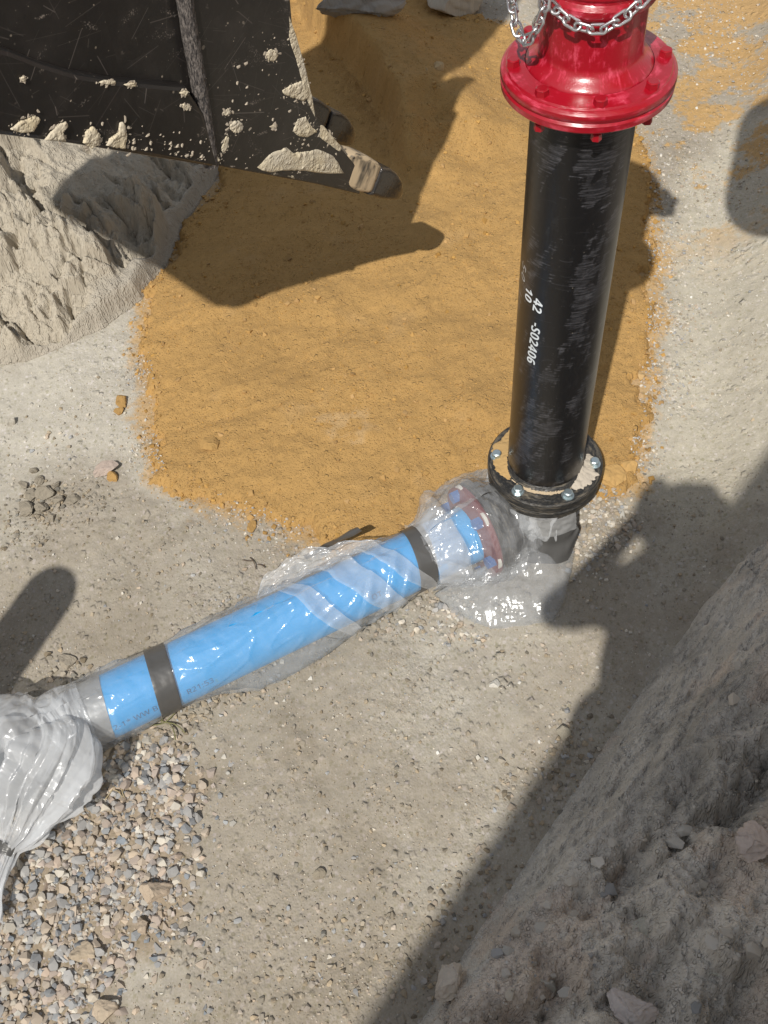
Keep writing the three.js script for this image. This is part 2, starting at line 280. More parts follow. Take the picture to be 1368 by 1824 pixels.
// ------------------------------------------------------------------ near bank, lower right
const crest = (t) => 0.1 + 0.42 * smooth(-0.1, 1.5, t) + 0.05 * noise(t * 2.3, 7) + 0.02 * noise(t * 9, 2);
function wallH(s, t) {
  const c = crest(t), run = c / 1.75;                                         // the cut face rises about 60 degrees
  const rough = fbm(s * 9, t * 9, 4, 0.55), w0 = worley(s * 4.2 + 0.3 * rough, t * 3.4 + 0.3 * rough), w = worley(s * 10 + 0.35 * rough, t * 8 + 0.3 * rough), w2 = worley(s * 27, t * 23);
  let h = s < 0 ? 1.2 * s : s < run ? 1.75 * s : c + 0.55 * (1.1 * (1 - Math.exp(-(s - run) / 1.1)));
  const face = smooth(-0.01, 0.04, s) * (1 - smooth(run - 0.03, run + 0.03, s)), top = smooth(run - 0.03, run + 0.1, s);
  const dg = t * 0.9 + s * 0.5;
  h += face * (0.09 * (billow(t * 4, s * 9, 4, 0.55) - 0.3) + 0.045 * (ridged(dg * 3, s * 7 - t * 2, 4, 0.6) - 0.3) + 0.022 * rough + 0.016 * (w2[2] - 0.5) * smooth(0.1, 0.5, rough + 0.3) + 0.014 * fbm(t * 7 - s * 12, s * 40 + t * 6, 3, 0.6));
  h += top * (0.09 * (ridged(s * 3 + 2, t * 2.6, 4) - 0.4) + 0.1 * (w0[2] - 0.5) * smooth(0, 0.12, w0[1] - w0[0]) + 0.05 * (w[2] - 0.5) * smooth(0, 0.16, w[1] - w[0]) * smooth(-0.3, 0.3, noise(s * 3, t * 3)) + 0.016 * (w2[2] - 0.5) * smooth(0, 0.2, w2[1] - w2[0]) + 0.04 * rough + 0.2 * (billow(s * 6 + 4, t * 5, 5, 0.55) - 0.3));
  h += smooth(-0.02, 0.05, s) * 0.0045 * fbm(s * 80, t * 80, 3, 0.7);
  return h;
}
const wallPos = (s, t) => [W0[0] + WD[0] * t + WN[0] * s, W0[1] + WD[1] * t + WN[1] * s];
const wallMat = new THREE.MeshStandardMaterial({ name: 'bank_soil', map: dataTex(512, 512, (i, j) => { const k = cc[j * 512 + i] ** 0.8; return [0.6 * k, 0.555 * k, 0.485 * k]; }, { srgb: true }), bumpMap: clayBump, bumpScale: 0.008, roughness: 0.97, vertexColors: true });
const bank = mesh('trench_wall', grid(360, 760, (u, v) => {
  const s = lerp(-0.06, 1.5, Math.pow(u, 1.25)), t = lerp(-1.1, 2.3, v), [x, z] = wallPos(s, t), h = wallH(s, t), run = crest(t) / 1.75;
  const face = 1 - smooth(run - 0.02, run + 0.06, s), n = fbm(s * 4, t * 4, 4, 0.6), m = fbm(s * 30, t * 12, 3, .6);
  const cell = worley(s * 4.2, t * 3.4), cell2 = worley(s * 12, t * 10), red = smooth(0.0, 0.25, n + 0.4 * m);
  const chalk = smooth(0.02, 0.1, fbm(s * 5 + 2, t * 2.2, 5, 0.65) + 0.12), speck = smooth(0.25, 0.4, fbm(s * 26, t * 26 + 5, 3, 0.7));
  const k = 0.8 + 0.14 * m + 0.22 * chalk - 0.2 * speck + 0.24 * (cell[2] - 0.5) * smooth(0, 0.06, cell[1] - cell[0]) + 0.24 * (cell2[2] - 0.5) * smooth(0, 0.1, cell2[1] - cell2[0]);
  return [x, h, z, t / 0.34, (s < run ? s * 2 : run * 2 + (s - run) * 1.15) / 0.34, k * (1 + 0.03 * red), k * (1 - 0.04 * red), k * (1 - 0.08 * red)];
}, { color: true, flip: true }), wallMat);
bank.userData.kind = 'structure';
function bankY(x, z) { const s = ws(x, z), t = wt(x, z); return s > -0.06 && s < 1.5 && t > -1.1 && t < 2.3 ? wallH(s, t) : -9; }

// ------------------------------------------------------------------ stones
function chunk(n, sx, sy, sz, crease = 0.5) {
  const pts = [];
  for (let i = 0; i < n; i++) { const y = rr(-1, 1), a = rr(0, 6.283), q = Math.sqrt(1 - y * y), k = rr(0.86, 1); pts.push(V(sx * q * Math.cos(a) * k, sy * clamp(y * 1.25, -0.8, 0.8) * k, sz * q * Math.sin(a) * k)); }
  const g = toCreasedNormals(new ConvexGeometry(pts), crease); g.deleteAttribute('uv'); return g;
}
const chunks = []; for (let i = 0; i < 10; i++) chunks.push(chunk(15, rr(0.8, 1.15), rr(0.45, 0.75), rr(0.55, 0.9), 0.35));
const pebbles = []; for (let i = 0; i < 3; i++) pebbles.push(chunk(12, 1, rr(0.6, 0.8), rr(0.7, 0.95), 0.9));
const tones = { tan: [0.42, 0.35, 0.275], pink: [0.40, 0.33, 0.275], grey: [0.345, 0.335, 0.32], slate: [0.22, 0.225, 0.23], pale: [0.53, 0.485, 0.41], soil: [0.345, 0.29, 0.215], dark: [0.22, 0.19, 0.145], sand: [0.4, 0.238, 0.081], white: [0.62, 0.60, 0.55], bank: [0.56, 0.515, 0.445] };
const stoneMats = {};
for (const [k, c] of Object.entries(tones)) stoneMats[k] = [0.85, 0.97, 1.1].map(f => new THREE.MeshStandardMaterial({ name: k + '_stone', color: new THREE.Color().setRGB(c[0] * f, c[1] * f, c[2] * f), roughness: 0.93 }));
const pick = (list) => { let t = rnd(), s = 0; for (const [k, w] of list) { s += w; if (t < s) return k; } return list[0][0]; };
const qy = () => new THREE.Quaternion().setFromEuler(new THREE.Euler(rr(-0.45, 0.45), rr(0, 6.283), rr(-0.45, 0.45)));
const white = new THREE.MeshStandardMaterial({ name: 'loose_stone', color: 0xffffff, roughness: 0.95 });
function scatter(name, parent, list, shapes) {      // list of [x, y, z, size, tone]: one part per shape
  const buckets = shapes.map(() => []); for (const s of list) buckets[(rnd() * shapes.length) | 0].push(s);
  const m = new THREE.Matrix4(), col = new THREE.Color();
  buckets.forEach((b, i) => {
    if (!b.length) return;
    const im = new THREE.InstancedMesh(shapes[i], white, b.length); im.name = numbered(name); im.castShadow = im.receiveShadow = true; im.userData.kind = 'stuff';
    b.forEach(([x, y, z, s, tone], k) => {
      im.setMatrixAt(k, m.compose(V(x, y, z), qy(), V(s * rr(0.8, 1.15), s * rr(0.75, 1.1), s))); const c = tones[tone], f = rr(0.78, 1.2), w = rr(-0.02, 0.02);
      im.setColorAt(k, col.setRGB(clamp((c[0] + w) * f, 0, 1), c[1] * f, clamp((c[2] - w) * f, 0.01, 1)));
    });
    parent.add(im);
  });
}
// broken gravel, lower left: the largest stones one by one, the rest as loose stuff
const gravel = [];
for (let tries = 0; tries < 60000 && gravel.length < 3900; tries++) {
  const x = rr(-1.05, -0.3), z = rr(-1.25, -0.28), d = sdf(gravelEdge, x, z) + 0.03 * fbm(x * 9, z * 9, 2);
  if (d < 0 && rnd() > Math.exp(d * 20) * 0.6) continue; if (rnd() > 0.3 + smooth(-0.02, 0.12, d)) continue;
  if (fbm(x * 5 + 2.5, z * 5 + 1.2, 2) > 0.42 && rnd() < 0.8) continue;             // bare patches
  const s = 0.004 + 0.0135 * Math.pow(rnd(), 2.0);
  gravel.push([x, floorY(x, z) + s * rr(-0.3, 0.55), z, s, pick([['tan', 0.3], ['pink', 0.15], ['grey', 0.34], ['slate', 0.08], ['pale', 0.13]])]);
}
// small drifts of the same gravel elsewhere
const drift = [];
for (const [px, py, r, n, smax] of [[1085, 935, 0.1, 260, 0.012], [1075, 890, 0.07, 120, 0.01], [1045, 985, 0.09, 140, 0.011], [785, 1085, 0.1, 170, 0.013], [830, 1115, 0.07, 60, 0.011], [640, 1090, 0.07, 60, 0.008], [420, 905, 0.12, 160, 0.006], [76, 884, 0.075, 190, 0.011], [140, 905, 0.12, 130, 0.008], [40, 930, 0.12, 110, 0.009], [100, 790, 0.12, 50, 0.009], [270, 790, 0.1, 170, 0.006], [250, 660, 0.09, 110, 0.006], [500, 950, 0.1, 120, 0.007], [300, 1290, 0.08, 90, 0.011], [345, 1265, 0.05, 70, 0.013], [400, 1235, 0.05, 60, 0.011], [470, 1205, 0.06, 60, 0.01], [560, 1160, 0.06, 50, 0.009], [690, 1105, 0.05, 50, 0.012], [400, 1085, 0.08, 60, 0.009], [300, 1010, 0.2, 120, 0.008], [640, 1330, 0.25, 120, 0.008], [560, 1640, 0.3, 160, 0.008], [420, 1750, 0.25, 140, 0.009], [110, 1190, 0.07, 50, 0.012], [1180, 440, 0.16, 420, 0.007], [1185, 560, 0.13, 380, 0.007], [1175, 680, 0.13, 330, 0.007], [1150, 800, 0.08, 150, 0.006], [1230, 320, 0.2, 300, 0.008], [1225, 60, 0.35, 400, 0.009], [930, 60, 0.12, 160, 0.008], [640, 1700, 0.2, 110, 0.011], [760, 1690, 0.14, 140, 0.011], [860, 1570, 0.12, 120, 0.011], [960, 1400, 0.13, 140, 0.011], [1020, 1310, 0.1, 90, 0.012]]) {
  const c = at(px, py, 0.02);
  for (let i = 0; i < n; i++) { const a = rr(0, 6.283), q = r * Math.sqrt(rnd()) * rr(0.5, 1.25), x = c.x + q * Math.cos(a), z = c.z + q * Math.sin(a), s = 0.003 + (smax - 0.003) * Math.pow(rnd(), 2);
    if (sdf(sandEdge, x, z) > 0.03) continue;
    drift.push([x, topY(x, z) + s * rr(0, 0.5), z, s, pick(px < 150 && py > 800 && py < 960 ? [['dark', 0.6], ['soil', 0.4]] : py > 1250 || (px < 700 && py > 980) ? [['soil', 0.5], ['dark', 0.25], ['tan', 0.15], ['grey', 0.1]] : [['pale', 0.35], ['tan', 0.25], ['grey', 0.2], ['soil', 0.2]])]); }
}
const ranked = [...gravel.map(g => [g, 'g']), ...drift.filter(d => d[3] > 0.009).map(g => [g, 'd'])].sort((a, b) => b[0][3] - a[0][3]).slice(0, 300), chosen = new Set(ranked.map(r => r[0]));
for (const [[x, y, z, s, tone]] of ranked) {
  const m = new THREE.Mesh(chunks[(rnd() * chunks.length) | 0], stoneMats[tone][(rnd() * 3) | 0]); m.name = numbered('stone'); m.castShadow = m.receiveShadow = true;
  m.position.set(x, y, z); m.quaternion.copy(qy()); m.scale.set(s * rr(0.85, 1.15), s, s * rr(0.9, 1.1)); ground.add(m);
}
scatter('gravel', ground, gravel.filter(g => !chosen.has(g)), chunks);
scatter('gravel', ground, drift.filter(g => !chosen.has(g)), chunks.slice(0, 4));
// grit and small pebbles over all the bare soil
const grit = [];
for (let i = 0; i < 150000; i++) {
  const p = rnd(), x = rr(-1.55, 1.6), z = -0.3 - 4.3 * Math.pow(rnd(), 1.25);
  if (sdf(sandEdge, x, z) > 0.02 || sdf(clayEdge, x, z) > 0.04 || ws(x, z) > 0.08) continue;
  const dn = fbm(x * 4, z * 4, 3) * 0.5 + fbm(x * 1.5 + 7, z * 1.5, 2) * 0.5; if (rnd() > 0.5 + dn * 1.4) continue;
  const s = 0.0009 + 0.0017 * rnd() + (rnd() < 0.13 ? 0.006 * Math.pow(rnd(), 2.2) : 0), pale = z < -1.9;
  grit.push([x, floorY(x, z) + s * rr(0.0, 0.5), z, s, pick(pale ? [['pale', 0.55], ['soil', 0.3], ['white', 0.03], ['grey', 0.12]] : [['soil', 0.62], ['dark', 0.08], ['tan', 0.12], ['pale', 0.15], ['white', 0.012], ['grey', 0.018]])]);
}
scatter('grit', ground, grit, pebbles);
// crumbs of sand
const crumbs = [];
for (let i = 0; i < 70000; i++) {
  const x = rr(-1.0, 1.2), z = -1.4 - 3.2 * Math.pow(rnd(), 1.3), d = sdf(sandEdge, x, z); if (d < -0.07) continue;
  if (d < 0 && rnd() > Math.exp(d * 45)) continue;
  const edge = d < 0.04, dn = fbm(x * 3, z * 3, 3); if (!edge && rnd() > 0.45 + dn) continue;
  const s = 0.0013 + 0.0022 * rnd() + (rnd() < (edge ? 0.3 : 0.06) ? 0.010 * Math.pow(rnd(), 2.4) : 0);
  crumbs.push([x, topY(x, z) + s * 0.12, z, s, 'sand']);
}
scatter('sand_crumb', sand, crumbs, pebbles);
// rubble on the near bank
const rubble = [];
for (let i = 0; i < 14000; i++) {
  const s = rr(-0.05, 1.0), t = rr(-0.6, 1.9), dn = fbm(s * 5, t * 4, 3); if (rnd() > 0.28 + dn * 1.2 - (s < crest(t) / 1.75 ? 0.25 : 0)) continue;
  const [x, z] = wallPos(s, t), q = 0.0016 + 0.003 * rnd() + (rnd() < 0.12 ? 0.019 * Math.pow(rnd(), 2.2) : 0);
  rubble.push([x, wallH(s, t) + q * 0.3, z, q, pick([['bank', 0.7], ['grey', 0.15], ['pale', 0.15]])]);
}
scatter('rubble', bank, rubble, [...pebbles, ...chunks.slice(4, 8)]);

function rock(seedN, sx, sy, sz, cuts = 6, rough = 0.05, det = 5) {     // an angular stone: a ball cut by planes, then roughened
  const g0 = mergeVertices(new THREE.IcosahedronGeometry(1, det).deleteAttribute('uv').deleteAttribute('normal')), p = g0.attributes.position, pl = [];
  let h = seedN * 131; const r = () => { h++; return hash(h, seedN); };
  for (let i = 0; i < cuts; i++) { const y = r() * 2 - 1, a = r() * 6.283, q = Math.sqrt(1 - y * y); pl.push([V(q * Math.cos(a), y, q * Math.sin(a)), 0.42 + 0.34 * r()]); }
  const v = V(0, 0, 0);
  for (let i = 0; i < p.count; i++) {
    v.fromBufferAttribute(p, i); const n = v.clone();
    for (const [d, o] of pl) { const t = v.dot(d) - o; if (t > 0) v.addScaledVector(d, -t * 0.985); }
    const k = rough * (fbm(n.x * 2.5 + n.y * 1.7 + seedN, n.z * 2.5 - n.y * 2.1, 5, 0.7) * 1.5);
    v.addScaledVector(n, k); p.setXYZ(i, v.x * sx, v.y * sy, v.z * sz);
  }
  g0.computeVertexNormals();
  const uv = new Float32Array(p.count * 2); for (let i = 0; i < p.count; i++) { uv[2 * i] = (p.getX(i) + 0.4 * p.getY(i)) * 1.1; uv[2 * i + 1] = (p.getZ(i) + 0.5 * p.getY(i)) * 1.1; }
  g0.setAttribute('uv', new THREE.BufferAttribute(uv, 2)); return g0;
}
const rockMat = (c) => new THREE.MeshStandardMaterial({ name: 'rock', color: new THREE.Color().setRGB(c[0] / 0.45, c[1] / 0.395, c[2] / 0.31), map: clayMap, bumpMap: clayBump, bumpScale: 0.0035, roughness: 0.95 });
function placeRock(name, label, category, px, py, size, tone, seedN, opt = {}) {
  const y0 = opt.y ?? 0.02, p = at(px, py, y0), y = Math.max(topY(p.x, p.z), opt.bank ? bankY(p.x, p.z) : -9);
  const m = mesh(name, rock(seedN, size * (opt.sx ?? 1), size * (opt.sy ?? 0.7), size * (opt.sz ?? 0.85), (opt.cuts ?? 6) + 5, opt.rough ?? 0.06, opt.det ?? 15), rockMat(tone));
  const q = at(px, py, y + size * 0.3); m.position.set(q.x, y + size * (opt.up ?? 0.25), q.z); m.rotation.y = opt.turn ?? seedN * 1.3; tag(m, label, category, opt.group); return m;
}
placeRock('rock', 'large tan jagged rock beside the gravel with a dark shadow on its right', 'rock', 277, 1588, 0.040, [0.43, 0.34, 0.25], 3, { cuts: 9, sy: 0.85, turn: 0.4 });
placeRock('rock', 'smaller tan angular rock just below the large jagged rock', 'rock', 254, 1648, 0.025, [0.41, 0.325, 0.24], 8, { cuts: 8 });
placeRock('rock', 'flat tan rock at the bottom edge of the gravel', 'rock', 181, 1800, 0.034, [0.44, 0.355, 0.26], 11, { sy: 0.5, cuts: 9, turn: 0.1 });
placeRock('rock', 'tan rock half sunk in the gravel near the left bottom', 'rock', 145, 1697, 0.032, [0.42, 0.34, 0.245], 14, { sy: 0.5, cuts: 7 });
placeRock('rock', 'pinkish angular stone left of the sand edge', 'rock', 186, 832, 0.047, [0.42, 0.335, 0.28], 17, { sy: 0.5, cuts: 10, sz: 0.8 });
placeRock('clod', 'round sand-coated clod lying against the pinkish stone', 'clod', 198, 850, 0.021, tones.sand, 21, { cuts: 3, sy: 0.8 });
placeRock('rock', 'sand-covered stone half buried in the open sand', 'rock', 377, 790, 0.035, tones.sand, 24, { cuts: 7, sy: 0.55, up: 0.1 });
placeRock('rock', 'tan stone on the sand at the edge of the bucket shadow', 'rock', 778, 122, 0.035, [0.47, 0.33, 0.17], 27, { y: 0.12, cuts: 8, sy: 0.85 });
placeRock('rock', 'dark small stone left of the tan stone in the bucket shadow', 'rock', 760, 128, 0.02, [0.38, 0.26, 0.13], 28, { y: 0.12, cuts: 6 });
placeRock('clod', 'sand-coloured clod pair leftmost of the sand edge, upper one', 'clod', 216, 716, 0.027, tones.sand, 31, { cuts: 5 });
placeRock('clod', 'sand-coloured clod just under the leftmost sand clod', 'clod', 213, 733, 0.02, tones.sand, 32, { cuts: 6 });
placeRock('clod', 'loose sand clod on the grey soil below the sand edge', 'clod', 449, 936, 0.022, tones.sand, 35, { cuts: 6, sy: 0.6 });
placeRock('rock', 'big grey rock at the top edge behind the sand', 'rock', 655, -5, 0.19, [0.33, 0.31, 0.28], 41, { y: 0.2, cuts: 8, sx: 1.3, sz: 0.6, sy: 0.6, det: 14, rough: 0.12, turn: 0.15 });
placeRock('rock', 'pale smooth boulder at the top edge right of the grey rock', 'rock', 800, -12, 0.13, [0.48, 0.42, 0.33], 43, { y: 0.15, cuts: 6, sx: 1.1, det: 10, rough: 0.09 });
placeRock('rock', 'flat sandy slab in the sand right of the pipe flange', 'rock', 1088, 845, 0.05, [0.49, 0.3, 0.11], 47, { cuts: 8, sy: 0.4, up: 0.08 });
placeRock('rock', 'sandy stone on the sand just above the flat slab', 'rock', 1122, 826, 0.035, [0.49, 0.3, 0.11], 48, { cuts: 7, sy: 0.4, up: 0.05 });
placeRock('rock', 'small sand-covered stone on the sand right of the black pipe', 'rock', 1142, 668, 0.02, [0.5, 0.33, 0.15], 49, { cuts: 6, sy: .6 });
placeRock('rock', 'white pebble alone on the grey soil right of centre', 'pebble', 880, 1218, 0.015, [0.55, 0.52, 0.46], 51, { cuts: 7 });
placeRock('rock', 'grey rounded stone on the shadow edge by the near bank', 'rock', 1003, 1305, 0.022, [0.34, 0.3, 0.23], 54, { cuts: 5 });
placeRock('rock', 'grey stone on the pale dust at the left edge', 'rock', 20, 750, 0.022, [0.44, 0.4, 0.33], 57, { cuts: 6 });
placeRock('rock', 'brown stone behind the left plastic bag', 'rock', 120, 1176, 0.026, [0.36, 0.31, 0.24], 60, { cuts: 7 });
placeRock('rock', 'dark chunk in the middle of the lower bare soil', 'rock', 568, 1558, 0.016, [0.27, 0.23, 0.17], 61, { cuts: 7 });
const clod0 = [];
[[70, 852, 30], [80, 876, 38], [56, 880, 30], [98, 866, 24], [42, 864, 22], [72, 904, 36], [104, 890, 26], [60, 838, 20], [130, 886, 26], [44, 908, 34], [92, 922, 22]].forEach(([px, py, s], i) =>
  placeRock('clod', ['dark clod of dry earth', 'dark flat clod', 'brown lump', 'dark broken clod', 'small dark lump'][i % 5] + ' ' + ['at the top centre', 'at the centre', 'left of the centre', 'right of the top', 'at the left', 'below the centre', 'right of the centre', 'topmost', 'rightmost', 'lowest left', 'lowest'][i] + ' of the clod heap at left', 'clod', px, py, s * 0.00088, tones.dark.map(v => v * 1.25), 70 + i, { cuts: 11, sy: 0.5 + 0.04 * (i % 4), sx: 0.8 + 0.1 * (i % 5), rough: 0.12, group: 'dark clods heaped on the pale dust' }));
[[800, 1740, 0.05, 'grey lumpy boulder crowning the near bank at the bottom edge'], [950, 1752, 0.075, 'broad broken clay boulder at the bottom of the near bank'], [1130, 1800, 0.06, 'pale stone at the bottom edge under the near bank rubble'], [1345, 1490, 0.055, 'pale rounded rock at the right edge on the near bank'], [1240, 1430, 0.05, 'flat clay block leaning on the crest of the near bank'], [1150, 1660, 0.045, 'flat slab of clay lying on the near bank slope'], [1290, 1700, 0.06, 'large clay lump low on the right of the near bank'], [1085, 1715, 0.035, 'small clay block between the boulders of the near bank']].forEach(([px, py, s, label], i) =>
  placeRock('rock', label, 'rock', px, py, s, tones.bank.map(v => v * rr(0.95, 1.1)), 90 + i, { y: 0.45, bank: true, rough: 0.14, det: 14, sy: 0.55, up: -0.12, cuts: 16 }));

function sticks(name, label, category, px, py, list, c, r) {
  const o = at(px, py, 0.02), y = topY(o.x, o.z), g = list.map(([dx, dz, l, an, up, bend]) => { const p = [0, 0.33, 0.66, 1].map(t => V(dx + l * t * Math.cos(an + bend * t), 0.004 + up * t * (1.4 - t), dz + l * t * Math.sin(an + bend * t))); return new THREE.TubeGeometry(new THREE.CatmullRomCurve3(p), 14, r, 6); });
  const m = mesh(name, mergeGeometries(g), new THREE.MeshStandardMaterial({ name: 'dry_stem', color: new THREE.Color().setRGB(...c), roughness: 0.9 })); m.position.set(o.x, y, o.z); tag(m, label, category);
}
sticks('dry_weed', 'small flattened dry weed under the blue pipe by the left tape', 'weed', 292, 1282, [[0, 0, 0.06, 0.2, 0.012, 0.4], [0, 0, 0.05, -0.5, 0.016, -0.3], [0, 0, 0.045, 2.6, 0.01, 0.5], [0.01, 0.004, 0.05, 0.9, 0.014, 0.3], [0, 0, 0.035, 3.4, 0.012, 0.4], [-0.01, 0, 0.04, -1.2, 0.02, 0.5]], [0.2, 0.19, 0.09], 0.0016);
sticks('root', 'thin dark root on the soil between the sand and the blue pipe', 'root', 443, 985, [[0, 0, 0.045, 0.9, 0.008, 0.3], [0.01, 0.012, 0.03, 2.9, 0.006, 0.4], [0.02, 0.025, 0.025, 0.3, 0.008, 0.3]], [0.12, 0.085, 0.06], 0.0014);
sticks('straw', 'pale dry straw stalks among the gravel beside the bag', 'straw', 205, 1385, [[0, 0, 0.05, 1.9, 0.01, 0.2], [0.01, 0.006, 0.04, 1.5, 0.012, -0.2], [-0.006, 0.02, 0.035, 0.4, 0.01, 0.5]], [0.42, 0.34, 0.2], 0.0013);

// ------------------------------------------------------------------ hydrant
const PR = 0.093, lathe = (pts, seg = 96) => new THREE.LatheGeometry(pts.map(([r, y]) => new THREE.Vector2(r, y)), seg);
const creased = (g, a = 0.5) => toCreasedNormals(g, a);
const hydrant = thing('fire_hydrant', 'red fire hydrant on a tall black pipe with bolted flanges', 'fire hydrant');
hydrant.position.set(px0, 0, pz0);
const FACE = Math.atan2(-px0, -pz0);                               // the side that looks at the camera
function speckle(g, w, h, n, c, s1, s2, a1, a2) { for (let i = 0; i < n; i++) { g.globalAlpha = rr(a1, a2); g.fillStyle = c; const s = s1 + (s2 - s1) * rnd() ** 3; g.beginPath(); g.ellipse(rnd() * w, rnd() * h, s, s * rr(0.4, 1), rr(0, 3), 0, 7); g.fill(); } g.globalAlpha = 1; }
const blackMap = canvasTex(1024, 2048, (g, w, h) => {
  g.fillStyle = '#121112'; g.fillRect(0, 0, w, h);
  const im = g.getImageData(0, 0, w, h), d = im.data;
  for (let j = 0; j < h; j++) for (let i = 0; i < w; i++) {        // chalky dust rubbed on by hands and straps
    const x = i / w * 6, y = j / h * 10, t = fbm(x * 1.2 + 0.3 * y, y * 0.7, 4, 0.55), f = fbm(x * 4 + y * 2, y * 1.6 - x * 2, 4, 0.65), k = (j * w + i) * 4;
    const w2 = 0.6 * noise(x * 2.2 + y * 0.7, y * 30) + 0.5 * noise(x * 5 - y * 1.1, y * 55), q = hash((j / 2) | 0, (i / 7) | 0);                 // dry rubbed marks: fine streaks with ragged ends
    let a = smooth(0.08, 0.2, t + 0.4 * f + 0.25 * w2) * (0.1 + 0.2 * smooth(-0.3, 0.5, w2)) * (0.75 + 0.4 * q) + 0.07 * smooth(0.2, 0.45, f + 0.3 * w2);
    a *= 1 - smooth(0.3, 0.34, fbm(x * 2.3 + 9, y * 1.9, 3)); d[k] += a * 150; d[k + 1] += a * 151; d[k + 2] += a * 156;
  }
  g.putImageData(im, 0, 0);
  g.lineCap = 'round';
  for (let i = 0; i < 260; i++) { g.globalAlpha = rr(0.08, 0.4); g.strokeStyle = '#8d8f96'; g.lineWidth = 0.8 + 2.2 * rnd() ** 2; const x = rnd() * w, y = rnd() * h, l = rr(15, 140), a = rr(-0.6, 0.25); g.beginPath(); g.moveTo(x, y); g.quadraticCurveTo(x + l * 0.5, y + l * a + rr(-10, 10), x + l, y + l * a * 0.6); g.stroke(); }
  g.fillStyle = '#5c0d18'; for (let i = 0; i < 500; i++) { const y = h * 0.05 * rnd() ** 2; g.globalAlpha = rr(0.3, 0.9); g.beginPath(); g.ellipse(rnd() * w, y, rr(0.8, 3.4), rr(0.8, 3), 0, 0, 7); g.fill(); }   // droplets of red overspray
  g.globalAlpha = 1; speckle(g, w, h, 700, '#b9ad96', 0.5, 2.6, 0.2, 0.7);
  g.globalAlpha = 0.9;
  // stencilled numbers, reading downwards
  const text = (s, u, v, size, font = 'bold', alpha = 0.95, sq = 1) => { g.save(); g.translate(u * w, v * h); g.rotate(Math.PI / 2 + 0.05); g.scale(sq, 1); g.globalAlpha = alpha; g.fillStyle = '#e8eef2'; g.font = font + ' ' + size + 'px sans-serif'; g.fillText(s, 0, 0); g.restore(); };
  text('42', 0.395, 0.427, 54, 'bold', 0.95, 1.25); text('-S02406', 0.395, 0.49, 54, 'bold', 0.9, 1.25); text('10', 0.35, 0.415, 52, 'bold', 0.95, 1.3); text('5-0', 0.31, 0.37, 44, 'italic', 0.75, 1.4); text('L1', 0.293, 0.45, 42, 'italic', 0.4, 1.4);
  g.globalAlpha = 1;
});
const blackMat = new THREE.MeshPhysicalMaterial({ name: 'black_coating', map: blackMap, roughness: 0.37, clearcoat: 0.25, clearcoatRoughness: 0.28 });
// lower barrel: the seam of the map is turned away from the camera
{ const n = 128, H0 = 0.262, H1 = 1.3;
  const g = grid(n, 60, (u, v) => { const a = FACE + Math.PI + u * 2 * Math.PI, y = lerp(H0, H1, v), r = PR * (1 + 0.0025 * noise(u * 9, v * 5)); return [r * Math.sin(a), y, r * Math.cos(a), u, 1 - (1 - v)]; }, { flip: true });
  mesh('lower_barrel', g, blackMat, hydrant); }
const ironMat = new THREE.MeshStandardMaterial({ name: 'black_iron', roughness: 0.42, map: dataTex(256, 256, (i, j) => { const s = smooth(-0.05, 0.5, fbm(i / 20, j / 20, 4, 0.65)) * 0.6 + (hash(i, j) > 0.88 ? 0.4 : 0); return [0.018 + 0.2 * s, 0.018 + 0.165 * s, 0.018 + 0.115 * s]; }, { srgb: true }), bumpMap: clayBump, bumpScale: 0.001 });
mesh('lower_flange', creased(lathe([[PR, 0.262], [PR + 0.006, 0.258], [PR + 0.012, 0.253], [0.139, 0.25], [0.143, 0.246], [0.143, 0.226], [0.139, 0.222], [0.09, 0.222]]), 0.6), ironMat, hydrant);
mesh('shoe_flange', creased(lathe([[0.09, 0.217], [0.138, 0.217], [0.141, 0.213], [0.141, 0.197], [0.137, 0.193], [0.105, 0.19], [0.098, 0.178]]), 0.6), ironMat, hydrant);
const zinc = new THREE.MeshStandardMaterial({ name: 'zinc', color: new THREE.Color(0.5, 0.58, 0.6), metalness: 0.85, roughness: 0.36 });
function hexBolt(R, a, y, s, h, mat, name, washer) {
  const g = [new THREE.CylinderGeometry(s * 0.92, s, h, 6).translate(0, h / 2, 0), new THREE.CylinderGeometry(s * 0.7, s * 0.9, h * 0.14, 24).translate(0, h * 1.07, 0)];
  if (washer) g.push(new THREE.CylinderGeometry(s * 1.25, s * 1.25, 0.003, 24).translate(0, 0.0015, 0));
  const m = mesh(name, creased(mergeGeometries(g.map(q => q.toNonIndexed())), 0.4), mat, hydrant); m.position.set(R * Math.sin(a), y, R * Math.cos(a)); m.rotation.y = a * 1.7 + 0.3; return m;
}
for (let k = 0; k < 6; k++) hexBolt(0.121, FACE + Math.PI / 6 + k * Math.PI / 3 + 0.03, 0.25, 0.0125, 0.015, zinc, 'flange_bolt', true);
for (let k = 0; k < 6; k++) hexBolt(0.121, FACE + Math.PI / 6 + k * Math.PI / 3 + 0.03, 0.175, 0.012, 0.018, ironMat, 'flange_nut', false);
